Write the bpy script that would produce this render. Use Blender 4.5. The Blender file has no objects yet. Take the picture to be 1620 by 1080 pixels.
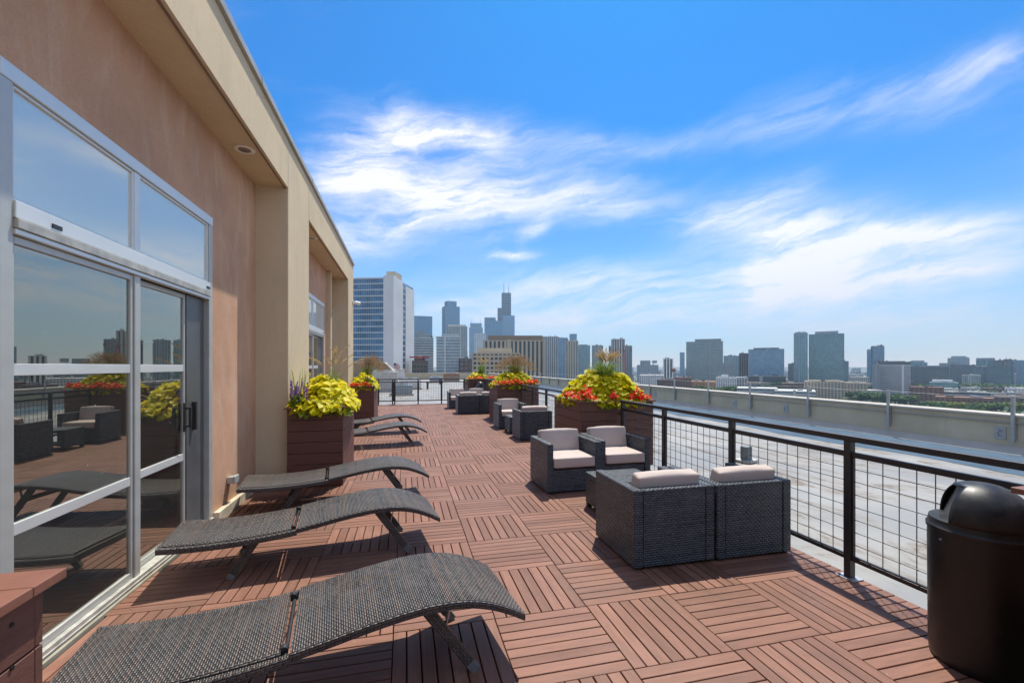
import bpy, math, random
import numpy as np
from mathutils import Vector, Matrix
R = math.radians
random.seed(7); rng = np.random.default_rng(7)
sc = bpy.context.scene
col = sc.collection

# ------------------------------------------------------------------ camera, sky, sun, exposure
F, YAW, YH, CAMH = 688.26, 0.24024, 579.16, 1.567      # focal length in photo pixels, heading, horizon row, eye height
CS, CC = math.sin(YAW), math.cos(YAW)
cam = bpy.data.cameras.new('camera'); camo = bpy.data.objects.new('camera', cam); col.objects.link(camo)
camo.location = (0, 0, CAMH); camo.rotation_euler = (R(90), 0, -YAW)
cam.sensor_width = 36; cam.lens = F / 1620 * 36; cam.shift_y = (YH - 540) / 1620
cam.clip_start = 0.05; cam.clip_end = 60000
sc.camera = camo
sc.render.engine = 'CYCLES'
sc.cycles.use_denoising = True
sc.cycles.max_bounces = 8; sc.cycles.transparent_max_bounces = 16
sc.cycles.volume_bounces = 0
sc.view_settings.view_transform = 'Standard'; sc.view_settings.look = 'None'
sc.view_settings.gamma = 1; sc.view_settings.exposure = 1.5

SUN = Vector((0.25, 0.41, 1.0)).normalized()
SUN_EL = math.asin(SUN.z); SUN_AZ = math.atan2(SUN.x, SUN.y)

def azel(u, v):
    a = (u - 810) / F; b = (YH - v) / F
    x, y = CS + a * CC, CC - a * CS
    return math.atan2(x, y), math.atan2(b, math.hypot(x, y))

class NT:                                               # small node-graph writer
    def __init__(s, tree): s.t = tree
    def n(s, typ, **kw):
        nd = s.t.nodes.new(typ)
        for k, v in kw.items(): setattr(nd, k, v)
        return nd
    def put(s, sock, v):
        if isinstance(v, bpy.types.NodeSocket): s.t.links.new(v, sock)
        elif v is not None: sock.default_value = v
    def m(s, op, a, b=None, c=None, clamp=False):
        nd = s.n('ShaderNodeMath', operation=op, use_clamp=clamp)
        for i, v in enumerate((a, b, c)): s.put(nd.inputs[i], v)
        return nd.outputs[0]
    def mix(s, f, a, b, blend='MIX'):
        nd = s.n('ShaderNodeMix', data_type='RGBA', blend_type=blend)
        s.put(nd.inputs[0], f); s.put(nd.inputs[6], a); s.put(nd.inputs[7], b)
        return nd.outputs[2]
    def noise(s, vec, scale, detail=4, rough=.55, dist=0, out=0):
        nd = s.n('ShaderNodeTexNoise')
        s.put(nd.inputs['Vector'], vec); s.put(nd.inputs['Scale'], scale); s.put(nd.inputs['Detail'], detail)
        s.put(nd.inputs['Roughness'], rough); s.put(nd.inputs['Distortion'], dist)
        return nd.outputs[out]
    def xyz(s, x, y, z=0.0):
        nd = s.n('ShaderNodeCombineXYZ')
        for i, v in enumerate((x, y, z)): s.put(nd.inputs[i], v)
        return nd.outputs[0]
    def sep(s, v):
        nd = s.n('ShaderNodeSeparateXYZ'); s.put(nd.inputs[0], v); return nd.outputs
    def ramp(s, f, a, b, lo=0.0, hi=1.0):
        nd = s.n('ShaderNodeMapRange', interpolation_type='SMOOTHSTEP')
        for i, v in enumerate((f, a, b, lo, hi)): s.put(nd.inputs[i], v)
        return nd.outputs[0]
    def mapping(s, vec, scale=(1, 1, 1), loc=(0, 0, 0), rot=(0, 0, 0)):
        nd = s.n('ShaderNodeMapping'); s.put(nd.inputs[0], vec)
        nd.inputs[1].default_value = loc; nd.inputs[2].default_value = rot; nd.inputs[3].default_value = scale
        return nd.outputs[0]

def build_world():
    w = bpy.data.worlds.new('World'); sc.world = w; w.use_nodes = True
    t = NT(w.node_tree); w.node_tree.nodes.clear()
    sky = t.n('ShaderNodeTexSky', sky_type='NISHITA')
    sky.sun_disc = False; sky.sun_elevation = SUN_EL; sky.sun_rotation = SUN_AZ
    sky.altitude = 200; sky.air_density = 1.0; sky.dust_density = 0.6; sky.ozone_density = 2.2
    hs = t.n('ShaderNodeHueSaturation'); hs.inputs['Saturation'].default_value = 1.25; hs.inputs['Value'].default_value = 1.0
    hs.inputs['Hue'].default_value = 0.494
    t.put(hs.inputs['Color'], sky.outputs[0])
    d = t.n('ShaderNodeTexCoord').outputs['Generated']
    x, y, z = t.sep(d)
    az = t.m('ARCTAN2', x, y); el = t.m('ARCSINE', z)
    p0 = t.xyz(az, el, 0.0)
    wn = t.n('ShaderNodeTexNoise'); t.put(wn.inputs['Vector'], p0); wn.inputs['Scale'].default_value = 3.2; wn.inputs['Detail'].default_value = 8; wn.inputs['Roughness'].default_value = .6
    wx, wy, wz = t.sep(wn.outputs['Color'])
    azw = t.m('ADD', az, t.m('MULTIPLY', t.m('SUBTRACT', wx, .5), .20))
    elw = t.m('ADD', el, t.m('MULTIPLY', t.m('SUBTRACT', wy, .5), .10))
    # long fibres of ice cloud, slightly tilted, on the whole sky
    tilt = -0.16
    fu = t.m('ADD', t.m('MULTIPLY', azw, math.cos(tilt)), t.m('MULTIPLY', elw, -math.sin(tilt)))
    fv = t.m('ADD', t.m('MULTIPLY', azw, math.sin(tilt)), t.m('MULTIPLY', elw, math.cos(tilt)))
    fib = t.noise(t.xyz(t.m('MULTIPLY', fu, 2.6), t.m('MULTIPLY', fv, 17), 3.1), 1.0, 9, .62, .5)
    big = t.noise(t.xyz(t.m('MULTIPLY', fu, 1.6), t.m('MULTIPLY', fv, 5.0), 8.4), 1.0, 6, .6, .4)
    fine = t.noise(t.xyz(t.m('MULTIPLY', fu, 9), t.m('MULTIPLY', fv, 52), 1.7), 1.0, 9, .7, .6)
    strokes = [  # from pixel, to pixel, width px, strength
        (500, 300, 660, 195, 44, .62), (600, 200, 800, 212, 26, .62), (560, 292, 1060, 320, 30, .52), (480, 398, 720, 320, 30, .55),
        (500, 270, 820, 320, 90, .42), (700, 240, 1000, 300, 60, .22), (800, 225, 1260, 196, 18, .22), (1200, 190, 1640, 118, 34, .30), (1480, 122, 1640, 98, 14, .30),
        (1070, 352, 1290, 292, 20, .55), (1130, 345, 1640, 380, 26, .42), (1150, 400, 1420, 352, 34, .46), (760, 448, 1300, 438, 30, .55), (1050, 390, 1500, 420, 60, .16),
        (1175, 428, 1350, 416, 22, .72), (1175, 450, 1365, 438, 22, .62), (1370, 440, 1640, 392, 22, .58), (1300, 385, 1640, 350, 14, .36),
        (765, 407, 862, 402, 7, .9), (820, 385, 870, 350, 12, .35), (470, 468, 1640, 486, 30, .42)]
    strokes = [(*azel(q[0], q[1]), *azel(q[2], q[3]), q[4] / F * .85, q[5]) for q in strokes]
    # unseen clouds added to whiten the fill light (azimuth, elevation in radians)
    strokes += [(1.25, .20, 1.9, .36, .10, 1.0), (1.35, .45, 2.1, .55, .13, 1.0), (1.3, .72, 2.4, .80, .15, 1.0), (.1, .95, 1.0, 1.08, .12, .9), (-1.0, .85, .1, 1.08, .18, .9), (-1.7, .35, -.75, .45, .16, 1.0), (-2.6, .5, -1.5, .7, .2, 1.0),
                (2.0, .25, 3.0, .38, .18, 1.0), (-3.1, .3, -2.0, .28, .16, 1.0), (2.2, .95, 3.1, 1.0, .22, .9), (.4, 1.22, 2.0, 1.26, .18, .9), (-2.8, 1.1, -1.2, 1.2, .24, .9)]
    tot = None
    for (u0, v0, u1, v1, wd, amp) in strokes:
        a0, e0, a1, e1 = u0, v0, u1, v1
        ca, ce = (a0 + a1) / 2, (e0 + e1) / 2; L = math.hypot(a1 - a0, e1 - e0) / 2; th = math.atan2(e1 - e0, a1 - a0)
        W = wd
        da = t.m('SUBTRACT', azw, ca); de = t.m('SUBTRACT', elw, ce)
        p = t.m('ADD', t.m('MULTIPLY', da, math.cos(th) / L), t.m('MULTIPLY', de, math.sin(th) / L))
        q = t.m('ADD', t.m('MULTIPLY', da, -math.sin(th) / W), t.m('MULTIPLY', de, math.cos(th) / W))
        p2 = t.m('MULTIPLY', p, p)
        r2 = t.m('ADD', t.m('MULTIPLY', p2, p2), t.m('MULTIPLY', q, q))
        g = t.m('MULTIPLY', t.m('POWER', 2.718, t.m('MULTIPLY', r2, -1.0)), amp)
        tot = g if tot is None else t.m('ADD', tot, g)
    tex = t.m('ADD', t.m('MULTIPLY', fib, 1.1), t.m('ADD', t.m('MULTIPLY', big, .45), t.m('MULTIPLY', fine, .8)))
    cov = t.m('MULTIPLY', tot, t.ramp(tex, .86, 1.48, .16, 1.30))
    thin = t.m('MULTIPLY', t.ramp(t.m('ADD', t.m('MULTIPLY', big, .7), t.m('MULTIPLY', fib, .5)), .62, .86), .07)
    low = t.m('MULTIPLY', t.m('POWER', 2.718, t.m('MULTIPLY', t.m('MAXIMUM', el, 0.0), -7.5)), .94)
    cov = t.m('ADD', t.m('ADD', cov, thin), low)
    cov = t.m('MINIMUM', cov, .97)
    cov = t.m('MAXIMUM', t.m('SUBTRACT', cov, .035), 0.0)
    white = t.mix(t.ramp(el, .0, .25), (4.8, 4.2, 3.9, 1), (5.2, 5.0, 5.2, 1))
    blue = t.mix(1.0, hs.outputs[0], (.0, .455, .77, 1), 'MULTIPLY')
    c = t.mix(cov, blue, white)
    bg = t.n('ShaderNodeBackground'); t.put(bg.inputs['Color'], c); bg.inputs['Strength'].default_value = 0.078
    out = t.n('ShaderNodeOutputWorld'); t.put(out.inputs[0], bg.outputs[0])
build_world()
sun = bpy.data.lights.new('sun', 'SUN'); sun.energy = 2.25; sun.angle = R(0.6); sun.color = (1.0, .93, .81)
suno = bpy.data.objects.new('sun', sun); col.objects.link(suno)
suno.rotation_euler = SUN.to_track_quat('Z', 'Y').to_euler(); suno.location = SUN * 60

# ------------------------------------------------------------------ helpers
def tag(o, label=None, cat=None, group=None, kind=None):
    if label: o['label'] = label
    if cat: o['category'] = cat
    if group: o['group'] = group
    if kind: o['kind'] = kind
    return o
def empty(name, loc=(0, 0, 0), rz=0):
    o = bpy.data.objects.new(name, None); col.objects.link(o); o.location = loc; o.rotation_euler = (0, 0, rz)
    o.empty_display_size = .1
    return o
class MB:
    """collects faces with uv in metres; build() links them as one mesh object"""
    def __init__(s): s.v = []; s.f = []; s.uv = []
    def face(s, pts, uv=None):
        b = len(s.v); s.v += [tuple(p) for p in pts]; s.f.append(tuple(range(b, b + len(pts))))
        if uv is None:
            p = [Vector(q) for q in pts]; n = (p[1] - p[0]).cross(p[2] - p[0])
            ax = max(range(3), key=lambda i: abs(n[i]))
            uv = [((q[1], q[2]) if ax == 0 else (q[0], q[2]) if ax == 1 else (q[0], q[1])) for q in p]
        s.uv += list(uv)
    def box(s, x0, x1, y0, y1, z0, z1, M=None, cut=''):
        c = [(x, y, z) for z in (z0, z1) for y in (y0, y1) for x in (x0, x1)]
        idx = {'b': (0, 2, 3, 1), 't': (4, 5, 7, 6), 'f': (0, 1, 5, 4), 'k': (3, 2, 6, 7), 'l': (2, 0, 4, 6), 'r': (1, 3, 7, 5)}
        for k, q in idx.items():
            if k in cut: continue
            pts = [c[i] for i in q]
            if k in 'bt': uv = [(p[0], p[1]) for p in pts]
            elif k in 'fk': uv = [(p[0], p[2]) for p in pts]
            else: uv = [(p[1], p[2]) for p in pts]
            if M is not None: pts = [tuple(M @ Vector(p)) for p in pts]
            s.face(pts, uv)
        return s
    def bar(s, a, b, w, h=None, up=(0, 0, 1)):
        h = h or w; a = Vector(a); b = Vector(b); d = b - a; L = d.length; d.normalize()
        up = Vector(up)
        if abs(d.dot(up)) > .98: up = Vector((1, 0, 0))
        x = d.cross(up).normalized(); z = x.cross(d)
        M = Matrix.Translation(a) @ Matrix((x, d, z)).transposed().to_4x4()
        return s.box(-w / 2, w / 2, 0, L, -h / 2, h / 2, M)
    def tube(s, pts, rad, n=8, cap=True):
        P = [Vector(p) for p in pts]; rings = []
        rad = [rad] * len(P) if not hasattr(rad, '__len__') else rad
        for i, p in enumerate(P):
            d = (P[min(i + 1, len(P) - 1)] - P[max(i - 1, 0)]).normalized()
            a = d.cross(Vector((0, 0, 1)))
            if a.length < .05: a = d.cross(Vector((1, 0, 0)))
            a.normalize(); b = d.cross(a)
            rings.append([p + (a * math.cos(k * 2 * math.pi / n) + b * math.sin(k * 2 * math.pi / n)) * rad[i] for k in range(n)])
        for i in range(len(P) - 1):
            for k in range(n):
                k2 = (k + 1) % n
                s.face([rings[i][k], rings[i + 1][k], rings[i + 1][k2], rings[i][k2]])
        if cap:
            s.face(rings[0]); s.face(rings[-1][::-1])
        return s
    def lathe(s, prof, n=32, c=(0, 0, 0), a0=0, a1=2 * math.pi):
        full = abs(a1 - a0 - 2 * math.pi) < 1e-6
        for i in range(len(prof) - 1):
            (r0, z0), (r1, z1) = prof[i], prof[i + 1]
            for k in range(n):
                t0 = a0 + (a1 - a0) * k / n; t1 = a0 + (a1 - a0) * (k + 1) / n
                q = [(c[0] + r * math.cos(t), c[1] + r * math.sin(t), c[2] + z) for r, z, t in ((r0, z0, t0), (r0, z0, t1), (r1, z1, t1), (r1, z1, t0))]
                if r0 < 1e-6: q = [q[0], q[2], q[3]]
                elif r1 < 1e-6: q = [q[0], q[1], q[2]]
                s.face(q)
        return s
    def extrude(s, poly, axis, a, b):
        """poly of 2d points extruded along axis 'x' or 'y' from a to b"""
        def P(p, t): return (t, p[0], p[1]) if axis == 'x' else (p[0], t, p[1]) if axis == 'y' else (p[0], p[1], t)
        n = len(poly)
        s.face([P(p, a) for p in poly]); s.face([P(p, b) for p in poly][::-1])
        for i in range(n):
            p, q = poly[i], poly[(i + 1) % n]
            s.face([P(p, a), P(p, b), P(q, b), P(q, a)])
        return s
    def mesh(s, name, weld=True, smooth=False):
        me = bpy.data.meshes.new(name); me.from_pydata(s.v, [], s.f)
        uvl = me.uv_layers.new(name='UVMap'); uvl.data.foreach_set('uv', np.array(s.uv, 'f').ravel())
        if weld or smooth:
            import bmesh
            bm = bmesh.new(); bm.from_mesh(me); bmesh.ops.remove_doubles(bm, verts=bm.verts, dist=1e-5)
            bmesh.ops.recalc_face_normals(bm, faces=bm.faces); bm.to_mesh(me); bm.free()
        if smooth: me.polygons.foreach_set('use_smooth', [True] * len(me.polygons))
        return me
    def build(s, name, mat, parent=None, bevel=0, smooth=False, weld=True, seg=2):
        o = bpy.data.objects.new(name, s.mesh(name, weld, smooth)); col.objects.link(o)
        o.data.materials.append(mat)
        if parent is not None: o.parent = parent
        if bevel:
            b = o.modifiers.new('bevel', 'BEVEL'); b.width = bevel; b.segments = seg; b.limit_method = 'ANGLE'; b.angle_limit = R(40)
        if smooth: smooth_angle(o)
        return o
def smooth_angle(o, ang=42):
    me = o.data
    try: me.set_sharp_from_angle(angle=R(ang))
    except Exception: pass
def link_mesh(name, me, parent=None, loc=(0, 0, 0), rz=0):
    o = bpy.data.objects.new(name, me); col.objects.link(o); o.location = loc; o.rotation_euler = (0, 0, rz)
    if parent is not None: o.parent = parent
    return o
def copy_tree(o, parent=None):
    c = o.copy(); col.objects.link(c)
    if parent is not None: c.parent = parent
    for ch in list(o.children): copy_tree(ch, c)
    return c

# ------------------------------------------------------------------ materials
MATS = {}
def newmat(name):
    m = bpy.data.materials.new(name); m.use_nodes = True
    t = NT(m.node_tree); b = m.node_tree.nodes['Principled BSDF']
    return m, t, b
def plain(name, c, rough=.6, metal=0.0, var=.12, scale=6.0, bump=0.0, bscale=None, spec=.5, coat=0.0, stretch=(1, 1, 1)):
    if name in MATS: return MATS[name]
    m, t, b = newmat(name)
    tc = t.n('ShaderNodeTexCoord').outputs['Object']
    v = t.mapping(tc, stretch)
    n1 = t.noise(v, scale, 6, .6)
    f = t.ramp(n1, .25, .75, 1 - var, 1 + var)
    cc = t.mix(1.0, (*c, 1), t.xyz(f, f, f), 'MULTIPLY')
    t.put(b.inputs['Base Color'], cc)
    t.put(b.inputs['Roughness'], t.ramp(n1, .2, .8, max(.02, rough - .07), min(1, rough + .07)))
    b.inputs['Metallic'].default_value = metal; b.inputs['Specular IOR Level'].default_value = spec
    b.inputs['Coat Weight'].default_value = coat
    if bump:
        bn = t.n('ShaderNodeBump'); bn.inputs['Strength'].default_value = min(1, bump); bn.inputs['Distance'].default_value = .004
        t.put(bn.inputs['Height'], t.noise(v, bscale or scale * 12, 4, .6)); t.put(b.inputs['Normal'], bn.outputs[0])
    MATS[name] = m
    return m

def slat_mat(name, island):
    m, t, b = newmat(name)
    uv = t.n('ShaderNodeUVMap', uv_map='UVMap').outputs[0]
    if island: rnd = t.n('ShaderNodeNewGeometry').outputs['Random Per Island']
    else: rnd = t.n('ShaderNodeObjectInfo').outputs['Random']
    u, v, _ = t.sep(uv)
    off = t.m('MULTIPLY', rnd, 37.0)
    p = t.xyz(t.m('ADD', t.m('MULTIPLY', u, 5), off), t.m('ADD', t.m('MULTIPLY', v, 110), off), off)
    gr = t.noise(p, 1.0, 6, .65, .6)
    p2 = t.xyz(t.m('ADD', t.m('MULTIPLY', u, 3), off), t.m('ADD', t.m('MULTIPLY', v, 18), off), off)
    bl = t.noise(p2, 1.0, 4, .6, .3)
    geo = t.n('ShaderNodeNewGeometry').outputs['Position']
    dirt = t.noise(geo, 1.1, 6, .65)
    k = t.m('MULTIPLY', t.ramp(gr, .25, .75, .84, 1.13), t.ramp(rnd, 0, 1, .86, 1.10))
    k = t.m('MULTIPLY', k, t.ramp(bl, .3, .75, 1.08, .84))
    c = t.mix(rnd, (.195, .088, .056, 1), (.225, .106, .070, 1))
    c = t.mix(t.ramp(dirt, .46, .70, 0, .5), c, (.225, .128, .095, 1))
    d2 = t.noise(geo, 2.7, 7, .7, .8); c = t.mix(t.ramp(d2, .56, .70, 0, .5), c, (.135, .072, .05, 1))
    c = t.mix(1.0, c, t.xyz(k, k, k), 'MULTIPLY')
    # pale scuffs and droppings
    sc_ = t.noise(geo, 38, 2, .5)
    c = t.mix(t.ramp(sc_, .755, .79, 0, .5), c, (.62, .56, .5, 1))
    t.put(b.inputs['Base Color'], c)
    t.put(b.inputs['Roughness'], t.ramp(gr, .2, .8, .5, .68)); b.inputs['Specular IOR Level'].default_value = .35
    bn = t.n('ShaderNodeBump'); bn.inputs['Strength'].default_value = .35; bn.inputs['Distance'].default_value = .0015
    t.put(bn.inputs['Height'], gr); t.put(b.inputs['Normal'], bn.outputs[0])
    return m

def weave_mat(name, c1, c2, strand=.010, span=.030, gloss=.35, var2=None):
    m, t, b = newmat(name)
    uv = t.n('ShaderNodeUVMap', uv_map='UVMap').outputs[0]
    u, v, _ = t.sep(uv)
    row = t.m('FLOOR', t.m('DIVIDE', v, strand))
    hv = t.m('ABSOLUTE', t.m('SINE', t.m('MULTIPLY', v, math.pi / strand)))
    ph = t.m('ADD', t.m('MULTIPLY', u, 1 / span), t.m('MULTIPLY', row, .5))
    hu = t.m('ABSOLUTE', t.m('SINE', t.m('MULTIPLY', ph, math.pi)))
    h = t.m('MULTIPLY', t.m('POWER', hv, .6), t.m('POWER', hu, .45))
    cell = t.xyz(t.m('FLOOR', ph), row, 0.0)
    wn = t.n('ShaderNodeTexWhiteNoise', noise_dimensions='3D'); t.put(wn.inputs[0], cell)
    rown = t.n('ShaderNodeTexWhiteNoise', noise_dimensions='1D'); t.put(rown.inputs['W'], row)
    k = t.m('ADD', t.m('MULTIPLY', wn.outputs[0], .55), t.m('MULTIPLY', rown.outputs[0], .45))
    c = t.mix(k, (*c1, 1), (*c2, 1))
    if var2: c = t.mix(t.ramp(rown.outputs[0], .72, .8, 0, .42), c, (*var2, 1))
    c = t.mix(t.ramp(h, .08, .62, .0, 1.0), (.003, .003, .004, 1), c)
    pos = t.n('ShaderNodeTexCoord').outputs['Object']
    dust = t.ramp(t.noise(pos, 5, 5, .6), .45, .8, 0, .16)
    c = t.mix(dust, c, (.3, .27, .23, 1))
    t.put(b.inputs['Base Color'], c)
    t.put(b.inputs['Roughness'], t.ramp(wn.outputs[0], 0, 1, gloss - .06, gloss + .12))
    bn = t.n('ShaderNodeBump'); bn.inputs['Strength'].default_value = 1.0; bn.inputs['Distance'].default_value = .006
    t.put(bn.inputs['Height'], h); t.put(b.inputs['Normal'], bn.outputs[0])
    return m

def stucco(name, c, stain, var=.14):
    m, t, b = newmat(name)
    g = t.n('ShaderNodeNewGeometry').outputs['Position']
    n1 = t.noise(g, .9, 6, .6, .4); n2 = t.noise(t.mapping(g, (1.6, 1.6, .45)), 2.4, 7, .65, .8); n3 = t.noise(g, 70, 3, .6)
    k = t.m('MULTIPLY', t.ramp(n1, .25, .75, 1 - var, 1 + var), t.ramp(n3, .3, .7, .95, 1.05))
    cc = t.mix(t.ramp(n2, .46, .66, 0, .6), (*c, 1), (*stain, 1))
    t.put(b.inputs['Base Color'], t.mix(1.0, cc, t.xyz(k, k, k), 'MULTIPLY'))
    b.inputs['Roughness'].default_value = .9; b.inputs['Specular IOR Level'].default_value = .2
    bn = t.n('ShaderNodeBump'); bn.inputs['Strength'].default_value = .5; bn.inputs['Distance'].default_value = .003
    t.put(bn.inputs['Height'], t.noise(g, 120, 4, .65)); t.put(b.inputs['Normal'], bn.outputs[0])
    return m

def pane_mat(name, tint=(.55, .60, .62), refl=(.24, .85), painted_sky=.02):
    """window pane: partly mirror, partly see-through, more mirror at grazing angles"""
    m, t, b = newmat(name); m.node_tree.nodes.remove(b)
    lw = t.n('ShaderNodeFresnel'); lw.inputs[0].default_value = 1.9
    g = t.n('ShaderNodeBsdfGlossy'); g.inputs['Roughness'].default_value = .004; g.inputs[0].default_value = (.98, .95, .82, 1)
    pos = t.n('ShaderNodeNewGeometry').outputs['Position']
    bn = t.n('ShaderNodeBump'); bn.inputs['Strength'].default_value = .02; bn.inputs['Distance'].default_value = .02
    t.put(bn.inputs['Height'], t.noise(pos, .9, 2, .5)); t.put(g.inputs['Normal'], bn.outputs[0])
    tr = t.n('ShaderNodeBsdfTransparent'); tr.inputs[0].default_value = (*tint, 1)
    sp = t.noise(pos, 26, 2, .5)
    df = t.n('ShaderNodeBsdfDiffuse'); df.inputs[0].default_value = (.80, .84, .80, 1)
    mx = t.n('ShaderNodeMixShader')
    t.put(mx.inputs[0], t.m('ADD', t.m('MULTIPLY', lw.outputs[0], refl[1]), refl[0], clamp=True))
    t.put(mx.inputs[1], tr.outputs[0]); t.put(mx.inputs[2], g.outputs[0])
    m2 = t.n('ShaderNodeMixShader'); t.put(m2.inputs[0], t.ramp(sp, .76, .80, painted_sky, .5))  # pale diffuse share paints in a milky sky reflection, strongest in upper panes
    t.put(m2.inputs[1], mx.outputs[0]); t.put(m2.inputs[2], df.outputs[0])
    t.put(m.node_tree.nodes['Material Output'].inputs[0], m2.outputs[0])
    return m

def leaf_mat(name, c1, c2, trans=.35, rough=.5):
    m, t, b = newmat(name)
    r = t.n('ShaderNodeNewGeometry').outputs['Random Per Island']
    c = t.mix(r, (*c1, 1), (*c2, 1))
    t.put(b.inputs['Base Color'], c); b.inputs['Roughness'].default_value = rough; b.inputs['Specular IOR Level'].default_value = .25
    tl = t.n('ShaderNodeBsdfTranslucent'); t.put(tl.inputs[0], c)
    mx = t.n('ShaderNodeMixShader'); mx.inputs[0].default_value = trans
    t.put(mx.inputs[1], b.outputs[0]); t.put(mx.inputs[2], tl.outputs[0])
    t.put(m.node_tree.nodes['Material Output'].inputs[0], mx.outputs[0])
    return m

M_SLAT = slat_mat('composite_slat', False); M_SLATS = slat_mat('composite_slat_far', True)
M_CHAISE = weave_mat('brown_wicker', (.050, .046, .043), (.125, .113, .104), .0105, .034, .34, (.17, .10, .065))
M_CHAIR = weave_mat('charcoal_wicker', (.030, .038, .047), (.092, .112, .130), .0175, .037, .33)
M_CUSH = plain('beige_cushion', (.51, .43, .385), .85, var=.06, scale=4, bump=.25, bscale=400, spec=.2)
M_LEGCAP = plain('grey_foot_cap', (.13, .14, .14), .5)
M_STUCCO_R = stucco('russet_stucco', (.55, .325, .205), (.60, .42, .30))
M_STUCCO_T = stucco('tan_stucco', (.62, .51, .345), (.56, .465, .32), .06)
M_ALU = plain('aluminium_frame', (.68, .70, .67), .38, metal=.35, var=.04, scale=3, stretch=(1, 1, 3))
M_ALU_V = plain('grey_aluminium_stile', (.46, .47, .44), .42, metal=.3, var=.05, scale=3, stretch=(1, 1, 3))
M_TRACK = plain('olive_sill_metal', (.30, .285, .22), .5, var=.18, scale=9)
M_ALU_D = plain('weathered_aluminium', (.42, .42, .38), .55, metal=.3, var=.3, scale=7)
M_SILL = plain('cream_sill', (.55, .50, .38), .6, var=.2, scale=5)
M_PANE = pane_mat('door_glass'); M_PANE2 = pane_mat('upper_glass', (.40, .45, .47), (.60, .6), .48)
M_BLACK = plain('black_metal', (.022, .021, .022), .42, var=.2, scale=20)
M_RAIL = plain('dark_bronze_rail', (.030, .029, .030), .38, var=.15, scale=12, spec=.6)
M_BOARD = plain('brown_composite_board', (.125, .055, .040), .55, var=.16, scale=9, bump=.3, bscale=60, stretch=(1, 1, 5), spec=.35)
M_BOARD_LIT = plain('sunlit_board', (.19, .082, .056), .5, var=.12, scale=8, bump=.2, bscale=60, spec=.35)  # same board as the planter sides, painted lighter as if sunlit
M_SOIL = plain('planter_soil', (.035, .024, .016), .95, var=.4, scale=30, bump=1, bscale=80)
def bin_mat():
    m, t, b = newmat('black_bin_plastic')
    o = t.n('ShaderNodeTexCoord').outputs['Object']; n1 = t.noise(o, 5, 6, .65, .4); n2 = t.noise(t.mapping(o, (1, 1, .12)), 40, 4, .6); n3 = t.noise(o, 420, 2, .5)
    x, y, z = t.sep(o)
    dust = t.m('MULTIPLY', t.ramp(n1, .42, .70), t.ramp(z, .62, .95, .03, .30))
    c = t.mix(dust, (.0075, .0075, .0078, 1), (.13, .125, .115, 1))
    c = t.mix(t.ramp(n2, .68, .74, 0, .25), c, (.11, .10, .095, 1))
    c = t.mix(t.ramp(n3, .66, .72, 0, .5), c, (.06, .05, .045, 1))
    t.put(b.inputs['Base Color'], c); t.put(b.inputs['Roughness'], t.ramp(n1, .3, .7, .34, .55))
    bn = t.n('ShaderNodeBump'); bn.inputs['Strength'].default_value = .25; bn.inputs['Distance'].default_value = .002
    t.put(bn.inputs['Height'], n3); t.put(b.inputs['Normal'], bn.outputs[0]); return m
M_BIN = bin_mat()
M_SCREW = plain('dark_screw', (.01, .01, .01), .5)
M_CONC = stucco('parapet_render', (.50, .45, .325), (.55, .50, .38), .10)
M_COPE = plain('pale_coping', (.46, .42, .355), .55, var=.1, scale=3)
M_GALV = plain('galvanised_steel', (.42, .44, .45), .42, metal=.6, var=.15, scale=9)
M_WHITE = plain('white_plastic', (.75, .75, .73), .45, var=.04)
M_DARKIN = plain('dark_interior', (.035, .035, .035), .7, var=.2, scale=2)
M_INWALL = plain('grey_interior_wall', (.16, .17, .17), .8, var=.1, scale=1)
M_SUBDECK = plain('deck_substrate', (.010, .009, .009), .9, var=.3, scale=8)

# ------------------------------------------------------------------ ground far below, roof, deck
STREET = -56.0
def ground_mat():
    m, t, b = newmat('city_ground')
    g = t.n('ShaderNodeNewGeometry').outputs['Position']
    n1 = t.noise(g, .006, 5, .6); n2 = t.noise(g, .05, 4, .6)
    c = t.mix(t.ramp(n2, .4, .6), (.10, .10, .095, 1), (.20, .19, .17, 1))
    c = t.mix(t.ramp(n1, .45, .6, 0, .75), c, (.055, .085, .03, 1))
    t.put(b.inputs['Base Color'], c); b.inputs['Roughness'].default_value = .95
    return m
g = MB(); g.face([(-30000, -30000, STREET), (30000, -30000, STREET), (30000, 30000, STREET), (-30000, 30000, STREET)])
tag(g.build('ground', ground_mat(), weld=False), 'distant city ground of streets and lawns far below', 'ground', kind='structure')

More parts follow.
